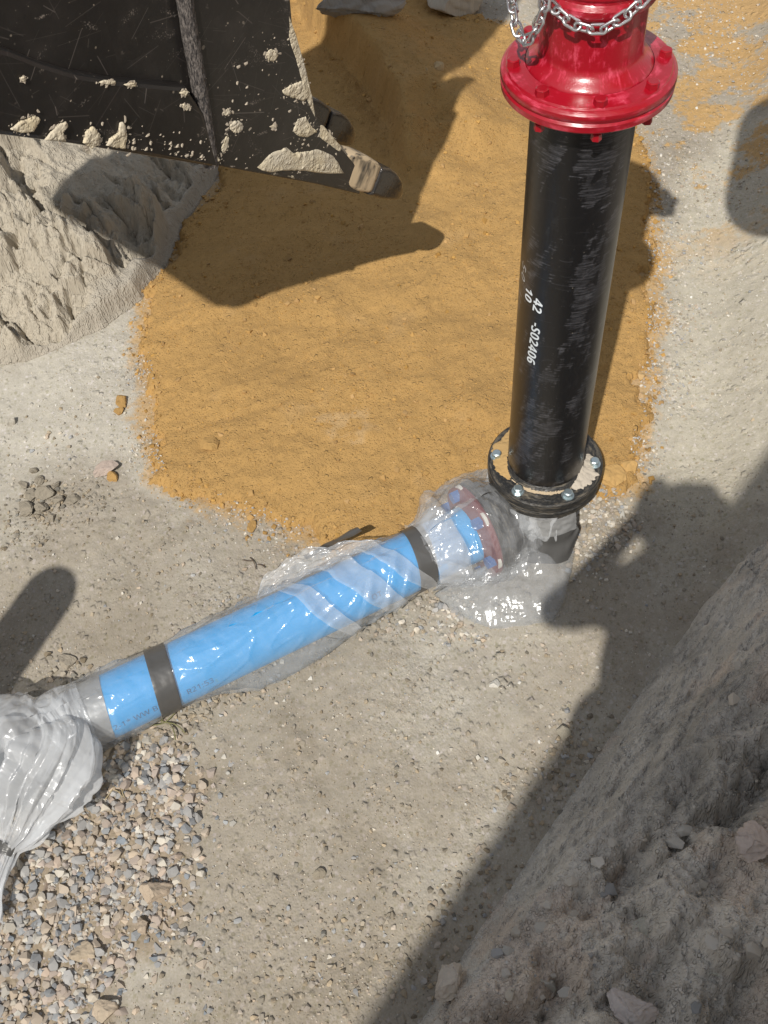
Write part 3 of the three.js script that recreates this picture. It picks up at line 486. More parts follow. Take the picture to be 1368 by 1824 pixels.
// dirt lying on the flange
function flangeDirt(a0, a1, r1, r2, c, sd) {
  const g = grid(60, 14, (u, v) => { const a = lerp(a0, a1, u), e = Math.sin(Math.PI * u) ** 0.35, rO = lerp(r1, r2, e * (0.75 + 0.5 * fbm(u * 7 + sd, 3, 4, .7))), r = lerp(PR - 0.004, Math.min(rO, 0.141), v), h = 0.2525 + 0.011 * Math.pow(1 - v, 1.5) * e + 0.0016 * fbm(a * 40, r * 300, 3); return [r * Math.sin(a), v > 0.99 ? 0.249 : h, r * Math.cos(a), a * 0.1, r]; }, {});
  mesh('dirt_deposit', g, new THREE.MeshStandardMaterial({ name: 'loose_dirt', color: new THREE.Color().setRGB(...c), bumpMap: clayBump, bumpScale: 0.004, roughness: 0.97, side: THREE.DoubleSide }), hydrant);
}
flangeDirt(FACE - 2.7, FACE - 0.8, 0.1, 0.145, [0.45, 0.29, 0.12], 2); flangeDirt(FACE - 1.0, FACE + 0.9, 0.099, 0.116, [0.46, 0.36, 0.24], 5); flangeDirt(FACE + 0.7, FACE + 1.9, 0.1, 0.143, [0.48, 0.42, 0.34], 9);
// shoe elbow, gland ring and its bolts, under the plastic
{ const bend = new THREE.QuadraticBezierCurve3(V(0, 0.2, 0), V(0, 0.085, 0), V(AX.x * 0.16, 0.085, AX.z * 0.16));
  mesh('shoe_elbow', new THREE.TubeGeometry(bend, 24, 0.084, 40), ironMat, hydrant); }
const turnAxis = (g, a) => { g.rotateZ(Math.PI / 2); g.rotateY(Math.atan2(-AX.z, AX.x) + Math.PI); g.translate(AX.x * a, 0.085, AX.z * a); return g; };   // a lathe's y runs along the lying pipe
const rust = new THREE.MeshStandardMaterial({ name: 'red_iron', color: new THREE.Color(0.16, 0.014, 0.02), roughness: 0.5 });
mesh('bell', turnAxis(creased(lathe([[0.08, -0.05], [0.105, -0.04], [0.115, -0.015], [0.128, 0.0], [0.128, 0.022], [0.1, 0.022]], 64), 0.5), 0.16), ironMat, hydrant);
mesh('gland_ring', turnAxis(creased(lathe([[0.08, 0.032], [0.125, 0.032], [0.128, 0.036], [0.126, 0.05], [0.1, 0.058], [0.08, 0.062]], 64), 0.5), 0.16), rust, hydrant);
const blueCap = new THREE.MeshStandardMaterial({ name: 'blue_nut', color: new THREE.Color(0.03, 0.12, 0.36), roughness: 0.4 }), whiteCap = new THREE.MeshStandardMaterial({ name: 'white_washer', color: new THREE.Color(0.7, 0.66, 0.58), roughness: 0.6 });
for (let k = 0; k < 6; k++) {
  const a = k * Math.PI / 3 + 0.12, o = [Math.cos(a) * 0.108, Math.sin(a) * 0.108];
  const put = (g) => { g.translate(0, 0, 0); g.rotateZ(Math.PI / 2); g.rotateY(Math.atan2(-AX.z, AX.x) + Math.PI); g.translate(AX.x * 0.216 + AN.x * o[0], 0.085 + o[1], AX.z * 0.216 + AN.z * o[0]); return g; };
  mesh('gland_nut', put(creased(new THREE.CylinderGeometry(0.0165, 0.0165, 0.032, 6).toNonIndexed(), 0.4)), blueCap, hydrant);
  mesh('gland_washer', put(new THREE.CylinderGeometry(0.025, 0.025, 0.008, 24).translate(0, -0.012, 0)), whiteCap, hydrant);
}
// red part
const redMap = canvasTex(1024, 512, (g, w, h) => {
  g.fillStyle = '#9c0a1e'; g.fillRect(0, 0, w, h);
  const im = g.getImageData(0, 0, w, h), d = im.data;
  for (let j = 0; j < h; j++) for (let i = 0; i < w; i++) { const t = fbm(i / 70, j / 60, 5, 0.6), u = fbm(i / 17 + 40, j / 60, 3), k = (j * w + i) * 4, a = smooth(0.0, 0.5, t + 0.35 * u) * (0.4 + 0.35 * hash(i, j)); d[k] += a * 70; d[k + 1] += a * 92; d[k + 2] += a * 92; }
  g.putImageData(im, 0, 0); speckle(g, w, h, 900, '#d8a08c', 0.4, 1.6, 0.15, 0.6);
});
const redMat = new THREE.MeshPhysicalMaterial({ name: 'red_paint', map: redMap, color: 0xffffff, roughness: 0.33, clearcoat: 0.55, clearcoatRoughness: 0.16, bumpMap: clayBump, bumpScale: 0.00025 });
const redPlain = new THREE.MeshPhysicalMaterial({ name: 'red_paint_bolt', color: 0x980a1c, roughness: 0.35, clearcoat: 0.5, clearcoatRoughness: 0.2 });
mesh('upper_flange', creased(lathe([[0.095, 1.268], [0.115, 1.27], [0.117, 1.28], [0.142, 1.282], [0.147, 1.287], [0.148, 1.298], [0.144, 1.302], [0.147, 1.305], [0.149, 1.310], [0.148, 1.317], [0.143, 1.322], [0.14, 1.323], [0.138, 1.3265], [0.12, 1.327], [0.108, 1.33]], 128), 0.55), redMat, hydrant);
for (let k = 0; k < 8; k++) { hexBolt(0.1275, FACE + 0.2 + k * Math.PI / 4, 1.3262, 0.012, 0.011, redPlain, 'flange_bolt', false); const n = hexBolt(0.1275, FACE + 0.2 + k * Math.PI / 4, 1.262, 0.0095, 0.012, redPlain, 'flange_nut', false); }
// upper barrel with flat cast faces, flaring to the flange
mesh('upper_barrel', grid(192, 60, (u, v) => {
  const a = FACE + Math.PI + u * 2 * Math.PI, y = lerp(1.328, 1.46, v), fl = Math.pow(1 - smooth(0, 0.28, v), 2), q = 2 * Math.PI / 12, m = ((a - FACE) % q + q * 1.5) % q - q / 2, flat = lerp(1, Math.cos(q / 2) * 1.012 / Math.cos(m), 0.35 * smooth(0.12, 0.3, v));
  const r = (0.0865 + 0.021 * fl) * flat; return [r * Math.sin(a), y, r * Math.cos(a), u * 2, v * 0.6]; }, { flip: true }), redMat, hydrant);
mesh('barrel_collar', creased(lathe([[0.084, 1.44], [0.09, 1.443], [0.097, 1.449], [0.1, 1.456], [0.1, 1.464], [0.097, 1.469], [0.0945, 1.472], [0.0945, 1.476], [0.099, 1.482], [0.1, 1.5], [0.1, 1.72], [0.104, 1.74], [0.12, 1.745], [0.12, 1.765], [0.11, 1.77]], 96), 0.5), redMat, hydrant);
const bonnet = mesh('bonnet', lathe([[0.12, 1.765], [0.118, 1.785], [0.105, 1.82], [0.08, 1.85], [0.045, 1.87], [0.03, 1.875], [0.03, 1.89], [0.022, 1.895], [0.02, 1.925], [0, 1.928]], 64), redMat, hydrant);
for (const [da, r, l, y] of [[Math.PI / 2, 0.046, 0.17, 1.63], [-Math.PI / 2, 0.046, 0.17, 1.63], [Math.PI, 0.066, 0.18, 1.62]]) {
  const g = lathe([[r, 0.06], [r, l - 0.04], [r + 0.012, l - 0.038], [r + 0.012, l], [r * 0.5, l + 0.008], [0.016, l + 0.01], [0.014, l + 0.03], [0, l + 0.03]], 40);
  g.rotateX(Math.PI / 2); g.rotateY(FACE + da + 0.35); g.translate(0, y, 0); mesh('nozzle_cap', creased(g, 0.5), redMat, hydrant);
}
// chains
const steel = new THREE.MeshStandardMaterial({ name: 'galvanised_chain', color: new THREE.Color(0.62, 0.63, 0.64), metalness: 0.9, roughness: 0.32 });
class Stadium extends THREE.Curve { constructor(l, w) { super(); this.l = l; this.w = w; } getPoint(t, o = V(0, 0, 0)) { const a = t * 2 * Math.PI; const c = Math.cos(a), s = Math.sin(a); return o.set(Math.sign(c) * (this.l - this.w) + c * this.w, s * this.w, 0.0012 * Math.sin(2 * a)); } }
const linkGeo = new THREE.TubeGeometry(new Stadium(0.0145, 0.0078), 40, 0.0026, 8, true);
function chain(pts, label) {
  const cu = new THREE.CatmullRomCurve3(pts), n = Math.round(cu.getLength() / 0.0205), grp = new THREE.Group(); grp.name = numbered('chain'); grp.userData.label = label; hydrant.add(grp);
  for (let i = 0; i <= n; i++) {
    const p = cu.getPointAt(i / n), t = cu.getTangentAt(i / n), toEye = eye.clone().sub(p.clone().add(hydrant.position)).normalize();
    const y = toEye.clone().cross(t).normalize(), z = t.clone().cross(y), roll = (i % 2 ? 0.95 : -0.45) + rr(-0.15, 0.15);
    const m = mesh('link', linkGeo, steel, grp); m.position.copy(p); m.quaternion.setFromRotationMatrix(new THREE.Matrix4().makeBasis(t, y, z)).multiply(new THREE.Quaternion().setFromAxisAngle(V(1, 0, 0), roll));
  }
}
function onCylinder(px, py, r) { const d = rayDir(px, py), ox = eye.x - px0, oz = eye.z - pz0, a = d.x * d.x + d.z * d.z, b = ox * d.x + oz * d.z, c = ox * ox + oz * oz - r * r, q = b * b - a * c, t = q > 0 ? (-b - Math.sqrt(q)) / a : -b / a; return eye.clone().addScaledVector(d, t).sub(hydrant.position); }
chain([[962, -30], [968, -12], [976, 2], [988, 15], [1003, 28], [1020, 41], [1040, 49], [1061, 52], [1080, 49], [1097, 39], [1118, 25], [1132, 12], [1147, -3], [1160, -24]].map(([a, b]) => onCylinder(a, b, 0.1075)), 'galvanised chain hanging across the red barrel');
chain([[908, -30], [911, 0], [915, 22], [919, 45], [926, 63], [936, 71], [947, 66], [956, 48], [964, 30], [969, 10], [970, -20]].map(([a, b]) => onCylinder(a, b, 0.132)), 'galvanised chain looping down left of the red barrel');

// ------------------------------------------------------------------ lying blue pipe
const BR = 0.0755;
const tubeAt = (a0, a1, nu, nv, rf, uvf) => grid(nu, nv, (u, v) => { const a = lerp(a0, a1, v), th = u * 2 * Math.PI, [r, dx = 0, dy = 0, da = 0] = rf(a, th, u, v), c = along(a + da, r * Math.sin(th) + dx, 0.085 + r * Math.cos(th) + dy), t = uvf ? uvf(a, th) : [u, v]; return [c.x, c.y, c.z, t[0], t[1]]; }, {});   // th = 0 is the top, growing towards the camera
const blueMap = canvasTex(2048, 512, (g, w, h) => {
  g.fillStyle = '#1ea4e6'; g.fillRect(0, 0, w, h); speckle(g, w, h, 900, '#2b86cf', 1, 5, 0.05, 0.2);
  speckle(g, w, h, 120, '#8f8f80', 2, 9, 0.05, 0.22);
  g.fillStyle = '#1d3c63'; g.globalAlpha = 0.8; g.font = '23px sans-serif';
  const put = (s, x, y) => { g.save(); g.translate(x, y); g.scale(1.75, 1); g.fillText(s, 0, 0); g.restore(); };
  put('2-1* WW BL', 70, 114); put('R21:53', 396, 112); put('OT', 1275, 96);
  g.globalAlpha = 1;
});
const blue = tag(mesh('water_pipe', tubeAt(0.1, 1.225, 64, 40, () => [BR], (a, th) => [(1.25 - a) / 1.15, 1 - th / (2 * Math.PI)]), new THREE.MeshStandardMaterial({ name: 'blue_plastic', map: blueMap, roughness: 0.35, side: THREE.DoubleSide })), 'bright blue plastic water pipe lying on the ground in clear wrap', 'pipe');
const valve = thing('gate_valve', 'grey valve body inside the twisted plastic bag at the left edge', 'valve');
const valveMat = new THREE.MeshStandardMaterial({ name: 'grey_epoxy', color: new THREE.Color(0.17, 0.18, 0.19), roughness: 0.5 });
{ const put = (g, a, y = 0) => { const t = turnAxis(g, a); t.translate(px0, y, pz0); return t; };
  mesh('valve_bell', put(creased(lathe([[0.07, -0.06], [0.105, -0.05], [0.118, -0.02], [0.118, 0.02], [0.1, 0.03], [0.07, 0.05]], 48), 0.5), 1.47), valveMat, valve);
  mesh('valve_body', put(creased(lathe([[0.0, -0.2], [0.085, -0.18], [0.1, -0.1], [0.105, 0], [0.1, 0.1], [0.085, 0.18], [0, 0.2]], 48), 0.6), 1.72), valveMat, valve); }

// ------------------------------------------------------------------ clear plastic
const film = (o) => new THREE.MeshPhysicalMaterial({ name: 'clear_film', color: new THREE.Color(0.9, 0.91, 0.92), transmission: 0.87, thickness: 0, roughness: 0.19, ior: 1.5, side: THREE.DoubleSide, bumpMap: filmBump, bumpScale: 0.01, ...o });
const filmBump = dataTex(1024, 1024, (i, j) => { const x = i / 1024 * 6, y = j / 1024 * 6; return clamp(0.75 * crumple(x, y, 3, 6, 1.1) + 0.2 * crumple(x, y, 9, 5, 3.5) * smooth(-0.2, 0.4, noise(x, y)), 0, 1); }, { wrap: THREE.MirroredRepeatWrapping });
const crease1 = (x, y, p = 8) => Math.pow(1 - Math.abs(noise(x, y)), p);
const grey = new THREE.MeshStandardMaterial({ name: 'duct_tape', color: new THREE.Color(0.12, 0.117, 0.112), roughness: 0.34, metalness: 0.35, bumpMap: filmBump, bumpScale: 0.0012 });
const sleeve = thing('plastic_sleeve', 'clear wrinkled plastic sleeve taped round the blue pipe', 'plastic wrap');
const sleeveR = (a, th) => {
  const tight = Math.min(1, Math.min(Math.abs(a - 0.37), Math.abs(a - 1.065)) / 0.1), tg = smooth(0.15, 1, tight);
  const sp = th * 0.17 + a * 4;                                                // folds wind round the pipe
  let r = BR + 0.003 + tg * (0.002 + 0.006 * crumple(a * 5, th * 0.5, 2, 5, 1) + 0.004 * crease1(sp * 1.1, th * 0.8 - a * 3, 9) + 0.0035 * crease1(a * 7 - th * 1.3, th * 0.9 + a * 4 + 5, 12));
  r += (0.006 * crumple(a * 13, th * 1.2, 6, 5, 1) + 0.003 * crumple(a * 34, th * 2.8, 2, 5, 1)) * (0.3 + 0.7 * tg);
  const sag = smooth(0.55, 0.75, a) * (1 - smooth(0.86, 0.98, a)), side = Math.exp(-((th - 1.95) ** 2) / 0.16);   // a loose pleat along the near side
  r += 0.034 * sag * side + 0.010 * Math.exp(-((th - 0.1 - (a - .7) * 2) ** 2) / 0.02) * tg * smooth(0.45, .6, a) * (1 - smooth(.85, 1, a));
  const pleat = (a - 0.37 - 0.055 * th);                                     // diagonal laps beside the tape nearest the hydrant
  for (const o of [0.07, 0.12, 0.185]) { const q = a - 0.37 - o - 0.06 * (th - 1) ; r += 0.0075 * smooth(-0.03, 0, q) * (1 - smooth(0, 0.008, q)) * tg; }
  return Math.max(BR + 0.002, r);
};
mesh('film', tubeAt(0.27, 1.34, 220, 420, (a, th) => [sleeveR(a, th)], (a, th) => [a * 2.2, th * 0.17]), film({}), sleeve);
for (const [a0, w, t0, t1] of [[0.445, 0.05, -1.4, 2.0], [0.545, 0.075, -1.5, 2.2], [0.67, 0.05, -1.0, 2.4]])
  mesh('film_lap', grid(90, 14, (u, v) => { const th = lerp(t0, t1, u), taper = Math.sin(Math.PI * clamp(u * 0.96 + 0.04, 0, 1)) ** 0.4, a = a0 - 0.055 * (th - 0.4) + w * (v - 0.5) * taper + 0.008 * noise(th * 1.3, a0 * 20), r = sleeveR(a, th) + 0.0025 + 0.005 * tri(v + 0.1) * taper + 0.003 * crumple(a * 14, th * 1.1, 3, 4, 1), c = along(a, r * Math.sin(th), 0.085 + r * Math.cos(th)); return [c.x, c.y, c.z, a * 2.2, th * 0.17]; }), film({ transmission: 0.8, roughness: 0.18 }), sleeve);
const tapeBand = (a, w, parent, slant = 0) => mesh('tape_band', tubeAt(a - w / 2, a + w / 2, 120, 12, (x, th, u, v) => [sleeveR(x, th) + 0.0022 + 0.0006 * fbm(th * 6, x * 60, 2) + (v === 0 || v === 1 ? -0.001 : 0), 0, 0, slant * Math.sin(th - 0.6)], (x, th) => [x * 3, th * 0.2]), grey, parent);
tapeBand(0.37, 0.05, sleeve, 0.012); tapeBand(1.065, 0.052, sleeve, 0.012);
const silver = new THREE.MeshStandardMaterial({ name: 'silver_tape', color: new THREE.Color(0.36, 0.36, 0.355), roughness: 0.4, metalness: 0.4, bumpMap: filmBump, bumpScale: 0.002, side: THREE.DoubleSide });
mesh('tape_wrap', tubeAt(1.205, 1.36, 96, 30, (a, th) => [BR + 0.0015 + 0.002 * fbm(a * 14, th * 3, 3), 0, 0, 0.012 * Math.sin(th - 0.6)], (a, th) => [a * 3, th * 0.2]), silver, sleeve);
// loose flap standing up on the far side, by the tape
mesh('film_flap', grid(90, 60, (u, v) => {
  const a = lerp(0.43, 0.78, u), up = v * (0.10 * Math.sin(Math.PI * (0.12 + 0.88 * u) ** 1.3) ** 0.7), th = -0.55 - 0.35 * u, out = up * 0.95, c = along(a + 0.05 * v * (1 - u) + 0.01 * fbm(u * 6, v * 4, 3), BR * 1.08 * Math.sin(th) - out * (0.75 + 0.3 * noise(u * 5, 1)) , 0.085 + BR * 1.08 * Math.cos(th) + out * 0.35 * Math.sin(3 * v) + 0.012 * fbm(u * 9, v * 5 + 3, 3));
  return [c.x, c.y, c.z, u * 0.6, v * 0.3]; }), film({ transmission: 0.74 }), sleeve);
mesh('tape_end', grid(24, 8, (u, v) => { const p = along(0.47 + 0.15 * u, -0.135 - 0.02 * u + 0.03 * v, 0.085 + 0.045 * (1 - u) + 0.02 * v + 0.004 * noise(u * 4, v * 2)); return [p.x, p.y, p.z, u * 0.3, v * 0.1]; }), grey, sleeve);

// bag round the elbow
const bag = thing('plastic_bag', 'clear plastic bag over the bolted elbow spreading on the ground', 'plastic bag');
mesh('film', tubeAt(0.03, 0.36, 220, 200, (a, th) => {
  const u = (a - 0.03) / 0.33, base = lerp(0.128, BR + 0.006, smooth(0.55, 0.98, u)) + 0.016 * Math.sin(Math.PI * clamp(u * 1.15, 0, 1));
  const up = Math.cos(th) > 0 ? 1 - 0.25 * Math.cos(th) * (1 - smooth(0.1, 0.5, u)) : 1;
  const ruff = Math.exp(-((u - 0.8) ** 2) / 0.006) * (0.012 + 0.014 * noise(th * 2.2, 4) + 0.03 * Math.exp(-((th - 5.6) ** 2) / 0.1));
  const floorCut = Math.cos(th) < -0.5 ? 0.86 : 1;
  return [(base * up + ruff + 0.042 * (crumple(a * 7, th * 0.9, 5, 5, 1) - 0.5) + 0.012 * (tri(th * 1.3 + a * 3 + 0.5 * noise(a * 9, th)) - 0.5) * smooth(0.3, 0.7, u) + 0.016 * (crumple(a * 20, th * 2.2, 8, 5, 1) - .5) + 0.004 * crease1(a * 16 + th * 2, th * 2.2 - a * 9, 9)) * floorCut];
}, (a, th) => [a * 2.2, th * 0.25]), film({ transmission: 0.85, roughness: 0.14 }), bag);
mesh('film_ruff', tubeAt(0.27, 0.352, 160, 40, (a, th) => { const u = (a - 0.27) / 0.082; return [BR + 0.007 + 0.03 * Math.sin(Math.PI * (1 - u) * 0.62) * (0.65 + 0.45 * noise(th * 1.8, 2 + u)) + 0.007 * crumple(a * 25, th * 1.6, 4, 5, 1)]; }, (a, th) => [a * 2.2, th * 0.25]), film({ transmission: 0.72, roughness: 0.22 }), bag);
// the slack of the bag on the ground
const slackEdge = floorPoly([[770, 1044], [800, 1078], [840, 1100], [872, 1113], [930, 1108], [985, 1102], [1006, 1062], [1020, 1015], [1022, 975], [1006, 952], [960, 930], [915, 935], [900, 985], [850, 1030], [800, 1040]], 0.02);
{ const xs = slackEdge.map(p => p[0]), zs = slackEdge.map(p => p[1]), x0 = Math.min(...xs), x1 = Math.max(...xs), z0 = Math.min(...zs), z1 = Math.max(...zs), cx = (x0 + x1) / 2 + 0.01, cz = (z0 + z1) / 2 - 0.01;
  const edgeR = (ang) => { let lo = 0, hi = 0.4; const c = Math.cos(ang), s = Math.sin(ang); for (let i = 0; i < 22; i++) { const m = (lo + hi) / 2; sdf(slackEdge, cx + m * c, cz + m * s) > 0 ? lo = m : hi = m; } return lo; };
  const layer = (lift, sd) => grid(360, 90, (u, v) => { const ang = u * 2 * Math.PI, R = edgeR(ang) * (1 + 0.03 * noise(Math.cos(ang) * 3 + sd, Math.sin(ang) * 3)), x = cx + R * v * Math.cos(ang), z = cz + R * v * Math.sin(ang), k = Math.pow(1 - v * v, 0.6), near = Math.exp(-((x - 0.33) ** 2 + (z + 1.6) ** 2) / 0.02);
    const dirx = x * 0.55 + z * 0.83, diry = x * 0.83 - z * 0.55;
    const y = floorY(x, z) + 0.004 + k * (lift * (0.55 + 0.6 * fbm(x * 6 + sd, z * 6, 2)) + 0.036 * crumple(dirx * 8, diry * 5, sd, 5, 1) + 0.02 * crumple(dirx * 18, diry * 13, sd + 2, 5, 1)) + lift * 1.2 * near;
    return [x, y, z, x * 2, z * 2]; });
  mesh('film_slack', layer(0.04, 3), film({ transmission: 0.86, roughness: 0.18 }), bag);
  mesh('film_slack', layer(0.012, 11), film({ transmission: 0.92, roughness: 0.14 }), bag); }
// silvery tape under the flange and the dark flap of the wrap
mesh('tape_band', grid(80, 16, (u, v) => { const a = lerp(FACE - 1.1, FACE + 0.75, u), r = 0.131 + 0.012 * (1 - v) + 0.004 * fbm(u * 9, v * 3, 3), y = lerp(0.122, 0.178, v) + 0.008 * noise(u * 6, 2); return [px0 + r * Math.sin(a), y, pz0 + r * Math.cos(a), u * 0.5, v * 0.1]; }), silver, bag);
mesh('rubber_flap', grid(60, 16, (u, v) => { const a = lerp(FACE - 0.75, FACE + 0.8, u), w = u < 0.35 ? 0.75 + 0.2 * u : u < 0.8 ? 1 : 1 - (u - 0.8) * 3.2, r = 0.126 + 0.055 * v * w + 0.005 * noise(u * 5, v * 3), y = lerp(0.135, 0.055, v * w); return [px0 + r * Math.sin(a), y, pz0 + r * Math.cos(a), u * 0.4, v * 0.1]; }), new THREE.MeshStandardMaterial({ name: 'black_rubber', color: new THREE.Color(0.05, 0.048, 0.045), roughness: 0.6, bumpMap: filmBump, bumpScale: 0.003, side: THREE.DoubleSide }), bag);
mesh('film_gather', grid(90, 40, (u, v) => { const a = lerp(FACE - 1.75, FACE + 0.35, u), r = 0.122 + 0.03 * v + 0.012 * crease1(u * 9, v * 2, 3) + 0.012 * noise(u * 4, v * 2), y = lerp(0.19, 0.03, v); return [px0 + r * Math.sin(a), y, pz0 + r * Math.cos(a), u * 0.6, v * 0.3]; }), film({ transmission: 0.7 }), bag);

// bag at the left, twisted to a taped tail
const bag2 = thing('plastic_bag', 'cloudy plastic bag at the left edge, gathered to a taped tail', 'plastic bag');
function sweep(pts, radii, nu, nv, fold, flat = 1) {          // a pleated tube along a path
  const cu = new THREE.CatmullRomCurve3(pts), up = V(0, 1, 0);
  return grid(nu, nv, (u, v) => { const p = cu.getPointAt(v), t = cu.getTangentAt(v), b = t.clone().cross(up).normalize(), n = b.clone().cross(t), th = u * 2 * Math.PI, k = v * (radii.length - 1), i = Math.min(radii.length - 2, Math.floor(k)), e = k - i, r = lerp(radii[i], radii[i + 1], e * e * (3 - 2 * e)) * fold(th, v);
    p.addScaledVector(b, r * Math.sin(th)).addScaledVector(n, r * Math.cos(th) * flat); p.y = Math.max(p.y, floorY(p.x, p.z) + 0.006 + 0.004 * (1 + noise(th * 3, v * 9))); return [p.x, p.y, p.z, th * 0.15, v * 0.7]; });
}
const bagFilm = film({ transmission: 0.66, roughness: 0.24, color: new THREE.Color(0.86, 0.87, 0.88) });
mesh('film', sweep([along(1.29, 0, 0.087), along(1.36, 0.0, 0.095), along(1.46, -0.01, 0.125), along(1.62, 0, 0.13), along(1.85, 0, 0.11), along(2.05, 0, 0.09)], [0.084, 0.1, 0.165, 0.17, 0.14, 0.1], 220, 240, (th, v) => 1 + (0.42 * (crumple(th * 0.8, v * 5, 4, 5, 1) - 0.5) + 0.2 * (crumple(th * 1.9, v * 13, 7, 5, 1) - 0.5)) * smooth(0, 0.15, v)), bagFilm, bag2);
mesh('film_lap', sweep([along(1.25, 0, 0.086), along(1.3, 0.0, 0.088), along(1.345, 0.012, 0.085)], [0.081, 0.089, 0.098], 160, 60, (th, v) => 1 + 0.06 * (crease1(th * 2 + v, v * 3, 5) - 0.3)), film({ transmission: 0.68, roughness: 0.24 }), bag2);
const tA = along(1.345, 0.03, 0.12), tB = at(92, 1335, 0.14), tC = at(60, 1410, 0.11), tD = at(30, 1480, 0.075), tE = at(12, 1512, 0.06), tF = at(-8, 1570, 0.05), tG = at(-25, 1640, 0.03);
mesh('film_tail', sweep([tA, tB, tC, tD, tE, tF, tG], [0.085, 0.115, 0.102, 0.06, 0.024, 0.019, 0.03], 300, 200, (th, v) => { const k = smooth(0.0, 0.3, v), b = th / 6.2832; return 1 + lerp(0.1, 0.4, k) * (tri(b * 6 + 0.35 * Math.sin(th + 2) + 0.4 * noise(v * 2, th * 0.9)) - 0.5) + lerp(0.06, 0.26, k) * (tri(b * 14 + 0.7 * Math.sin(th * 2) + 0.7 * noise(v * 2.5, th)) - 0.5) + lerp(0.42, 0.12, k) * (crumple(th * 0.8, v * 6, 3, 5, 1) - 0.5) + 0.14 * (crumple(th * 2, v * 14, 6, 5, 1) - 0.5); }, 0.62), bagFilm, bag2);
mesh('film_skirt', grid(120, 90, (u, v) => { const p = at(lerp(lerp(60, 175, v), lerp(45, 60, v), u), lerp(lerp(1320, 1345, v), lerp(1455, 1462, v), u), 0.03), q = crease1(v * 7 + 0.6 * u, u * 1.5, 3); p.y = floorY(p.x, p.z) + 0.012 + 0.09 * Math.pow(1 - v, 1.2) * (1 - 0.5 * u) + 0.028 * q * (1 - 0.6 * v); return [p.x, p.y, p.z, u * 0.5, v * 0.4]; }), bagFilm, bag2);
{ const cu = new THREE.CatmullRomCurve3([tD, tE, tF]);
  mesh('tape_band', sweep([cu.getPoint(0.36), cu.getPoint(0.48), cu.getPoint(0.6)], [0.027, 0.025, 0.0235], 60, 16, (th) => 1 + 0.05 * noise(th * 2, 1), 0.75), grey, bag2); }

// ------------------------------------------------------------------ excavator bucket
const bucket = thing('excavator_bucket', 'scratched black excavator bucket with caked mud and worn teeth', 'excavator bucket');
const TIP = V(0.103, 0.545, -2.357), bX = V(0.722, 0, -0.692).normalize(), bZ = V(0.692, 0, 0.722).normalize();
bucket.position.copy(TIP); bucket.quaternion.setFromRotationMatrix(new THREE.Matrix4().makeBasis(bX, V(0, 1, 0), bZ));
const bInv = new THREE.Matrix4().compose(bucket.position, bucket.quaternion, V(1, 1, 1)).invert();
function onPlate(px, py, off = 0) { const d = rayDir(px, py), t = (off - bZ.dot(eye.clone().sub(TIP))) / bZ.dot(d); return eye.clone().addScaledVector(d, t).applyMatrix4(bInv); }
const shapeOf = (pts) => new THREE.Shape(pts.map(([a, b]) => { const p = onPlate(a, b); return new THREE.Vector2(p.x, p.y); }));
const plateMap = canvasTex(1024, 1024, (g, w, h) => {
  g.fillStyle = '#1e1b19'; g.fillRect(0, 0, w, h);
  const im = g.getImageData(0, 0, w, h), d = im.data;
  for (let j = 0; j < h; j++) for (let i = 0; i < w; i++) { const t = fbm(i / 150, j / 150, 5, 0.6), k = (j * w + i) * 4, a = smooth(-0.1, 0.7, t) * 16, q = smooth(0.42, 0.62, fbm(i / 46 + 20, j / 46, 4, 0.7)) * 40; d[k] += a + q; d[k + 1] += a * 0.93 + q * 0.92; d[k + 2] += a * 0.88 + q * 0.82; }
  g.putImageData(im, 0, 0); g.lineCap = 'round';
  for (let i = 0; i < 300; i++) { g.globalAlpha = rr(0.15, 0.6); g.strokeStyle = rnd() < 0.5 ? '#9a9088' : '#6d655e'; g.lineWidth = 0.7 + 2.2 * rnd() ** 2; const x = rnd() * w, y = rnd() * h, l = rr(10, 140), a = rr(-0.9, 0.9) + (rnd() < 0.4 ? 1.2 : 0); g.beginPath(); g.moveTo(x, y); g.lineTo(x + l * Math.cos(a), y + l * Math.sin(a)); g.stroke(); }
  g.globalAlpha = 1; speckle(g, w, h, 500, '#b5a793', 0.8, 4, 0.25, 0.85); speckle(g, w, h, 50, '#c3b59f', 2, 8, 0.4, 0.9);
  for (let i = 0; i < 70; i++) { const cx = rnd() * w, cy = rnd() * h, L = rr(10, 60), an = rr(-0.5, 1.2); g.fillStyle = '#a2968a'; for (let q = 0; q < 60; q++) { const u = (rnd() + rnd() + rnd() - 1.5) * L, v = (rnd() + rnd() - 1) * L * 0.3; g.globalAlpha = rr(0.15, 0.6); g.beginPath(); g.ellipse(cx + u * Math.cos(an) - v * Math.sin(an), cy + u * Math.sin(an) + v * Math.cos(an), rr(0.5, 2.6), rr(0.5, 1.6), an, 0, 7); g.fill(); } } g.globalAlpha = 1;
});
const steelMat = new THREE.MeshPhysicalMaterial({ name: 'black_steel', map: plateMap, roughness: 0.4, clearcoat: 0.35, clearcoatRoughness: 0.25, bumpMap: clayBump, bumpScale: 0.0004 });
plateMap.repeat.set(1.4, 1.4);
const plate = (name, pts, z0, depth, bevel = 0.003) => { const g = new THREE.ExtrudeGeometry(shapeOf(pts), { depth: depth - bevel, bevelEnabled: true, bevelSize: bevel, bevelThickness: bevel, bevelSegments: 2, curveSegments: 8 }); g.translate(0, 0, z0); return mesh(name, g, steelMat, bucket); };
const sideOutline = [[634, 340], [560, 322], [470, 305], [380, 288], [255, 263], [120, 240], [0, 224], [-120, 216], [-300, 219], [-420, 212], [-560, 165], [-690, 60], [-740, -140], [-600, -520], [-150, -760], [250, -800], [515, -720], [508, -400], [504, -150], [505, -40], [512, 40], [534, 130], [556, 205], [604, 268], [640, 310]];
const WID = 0.62;
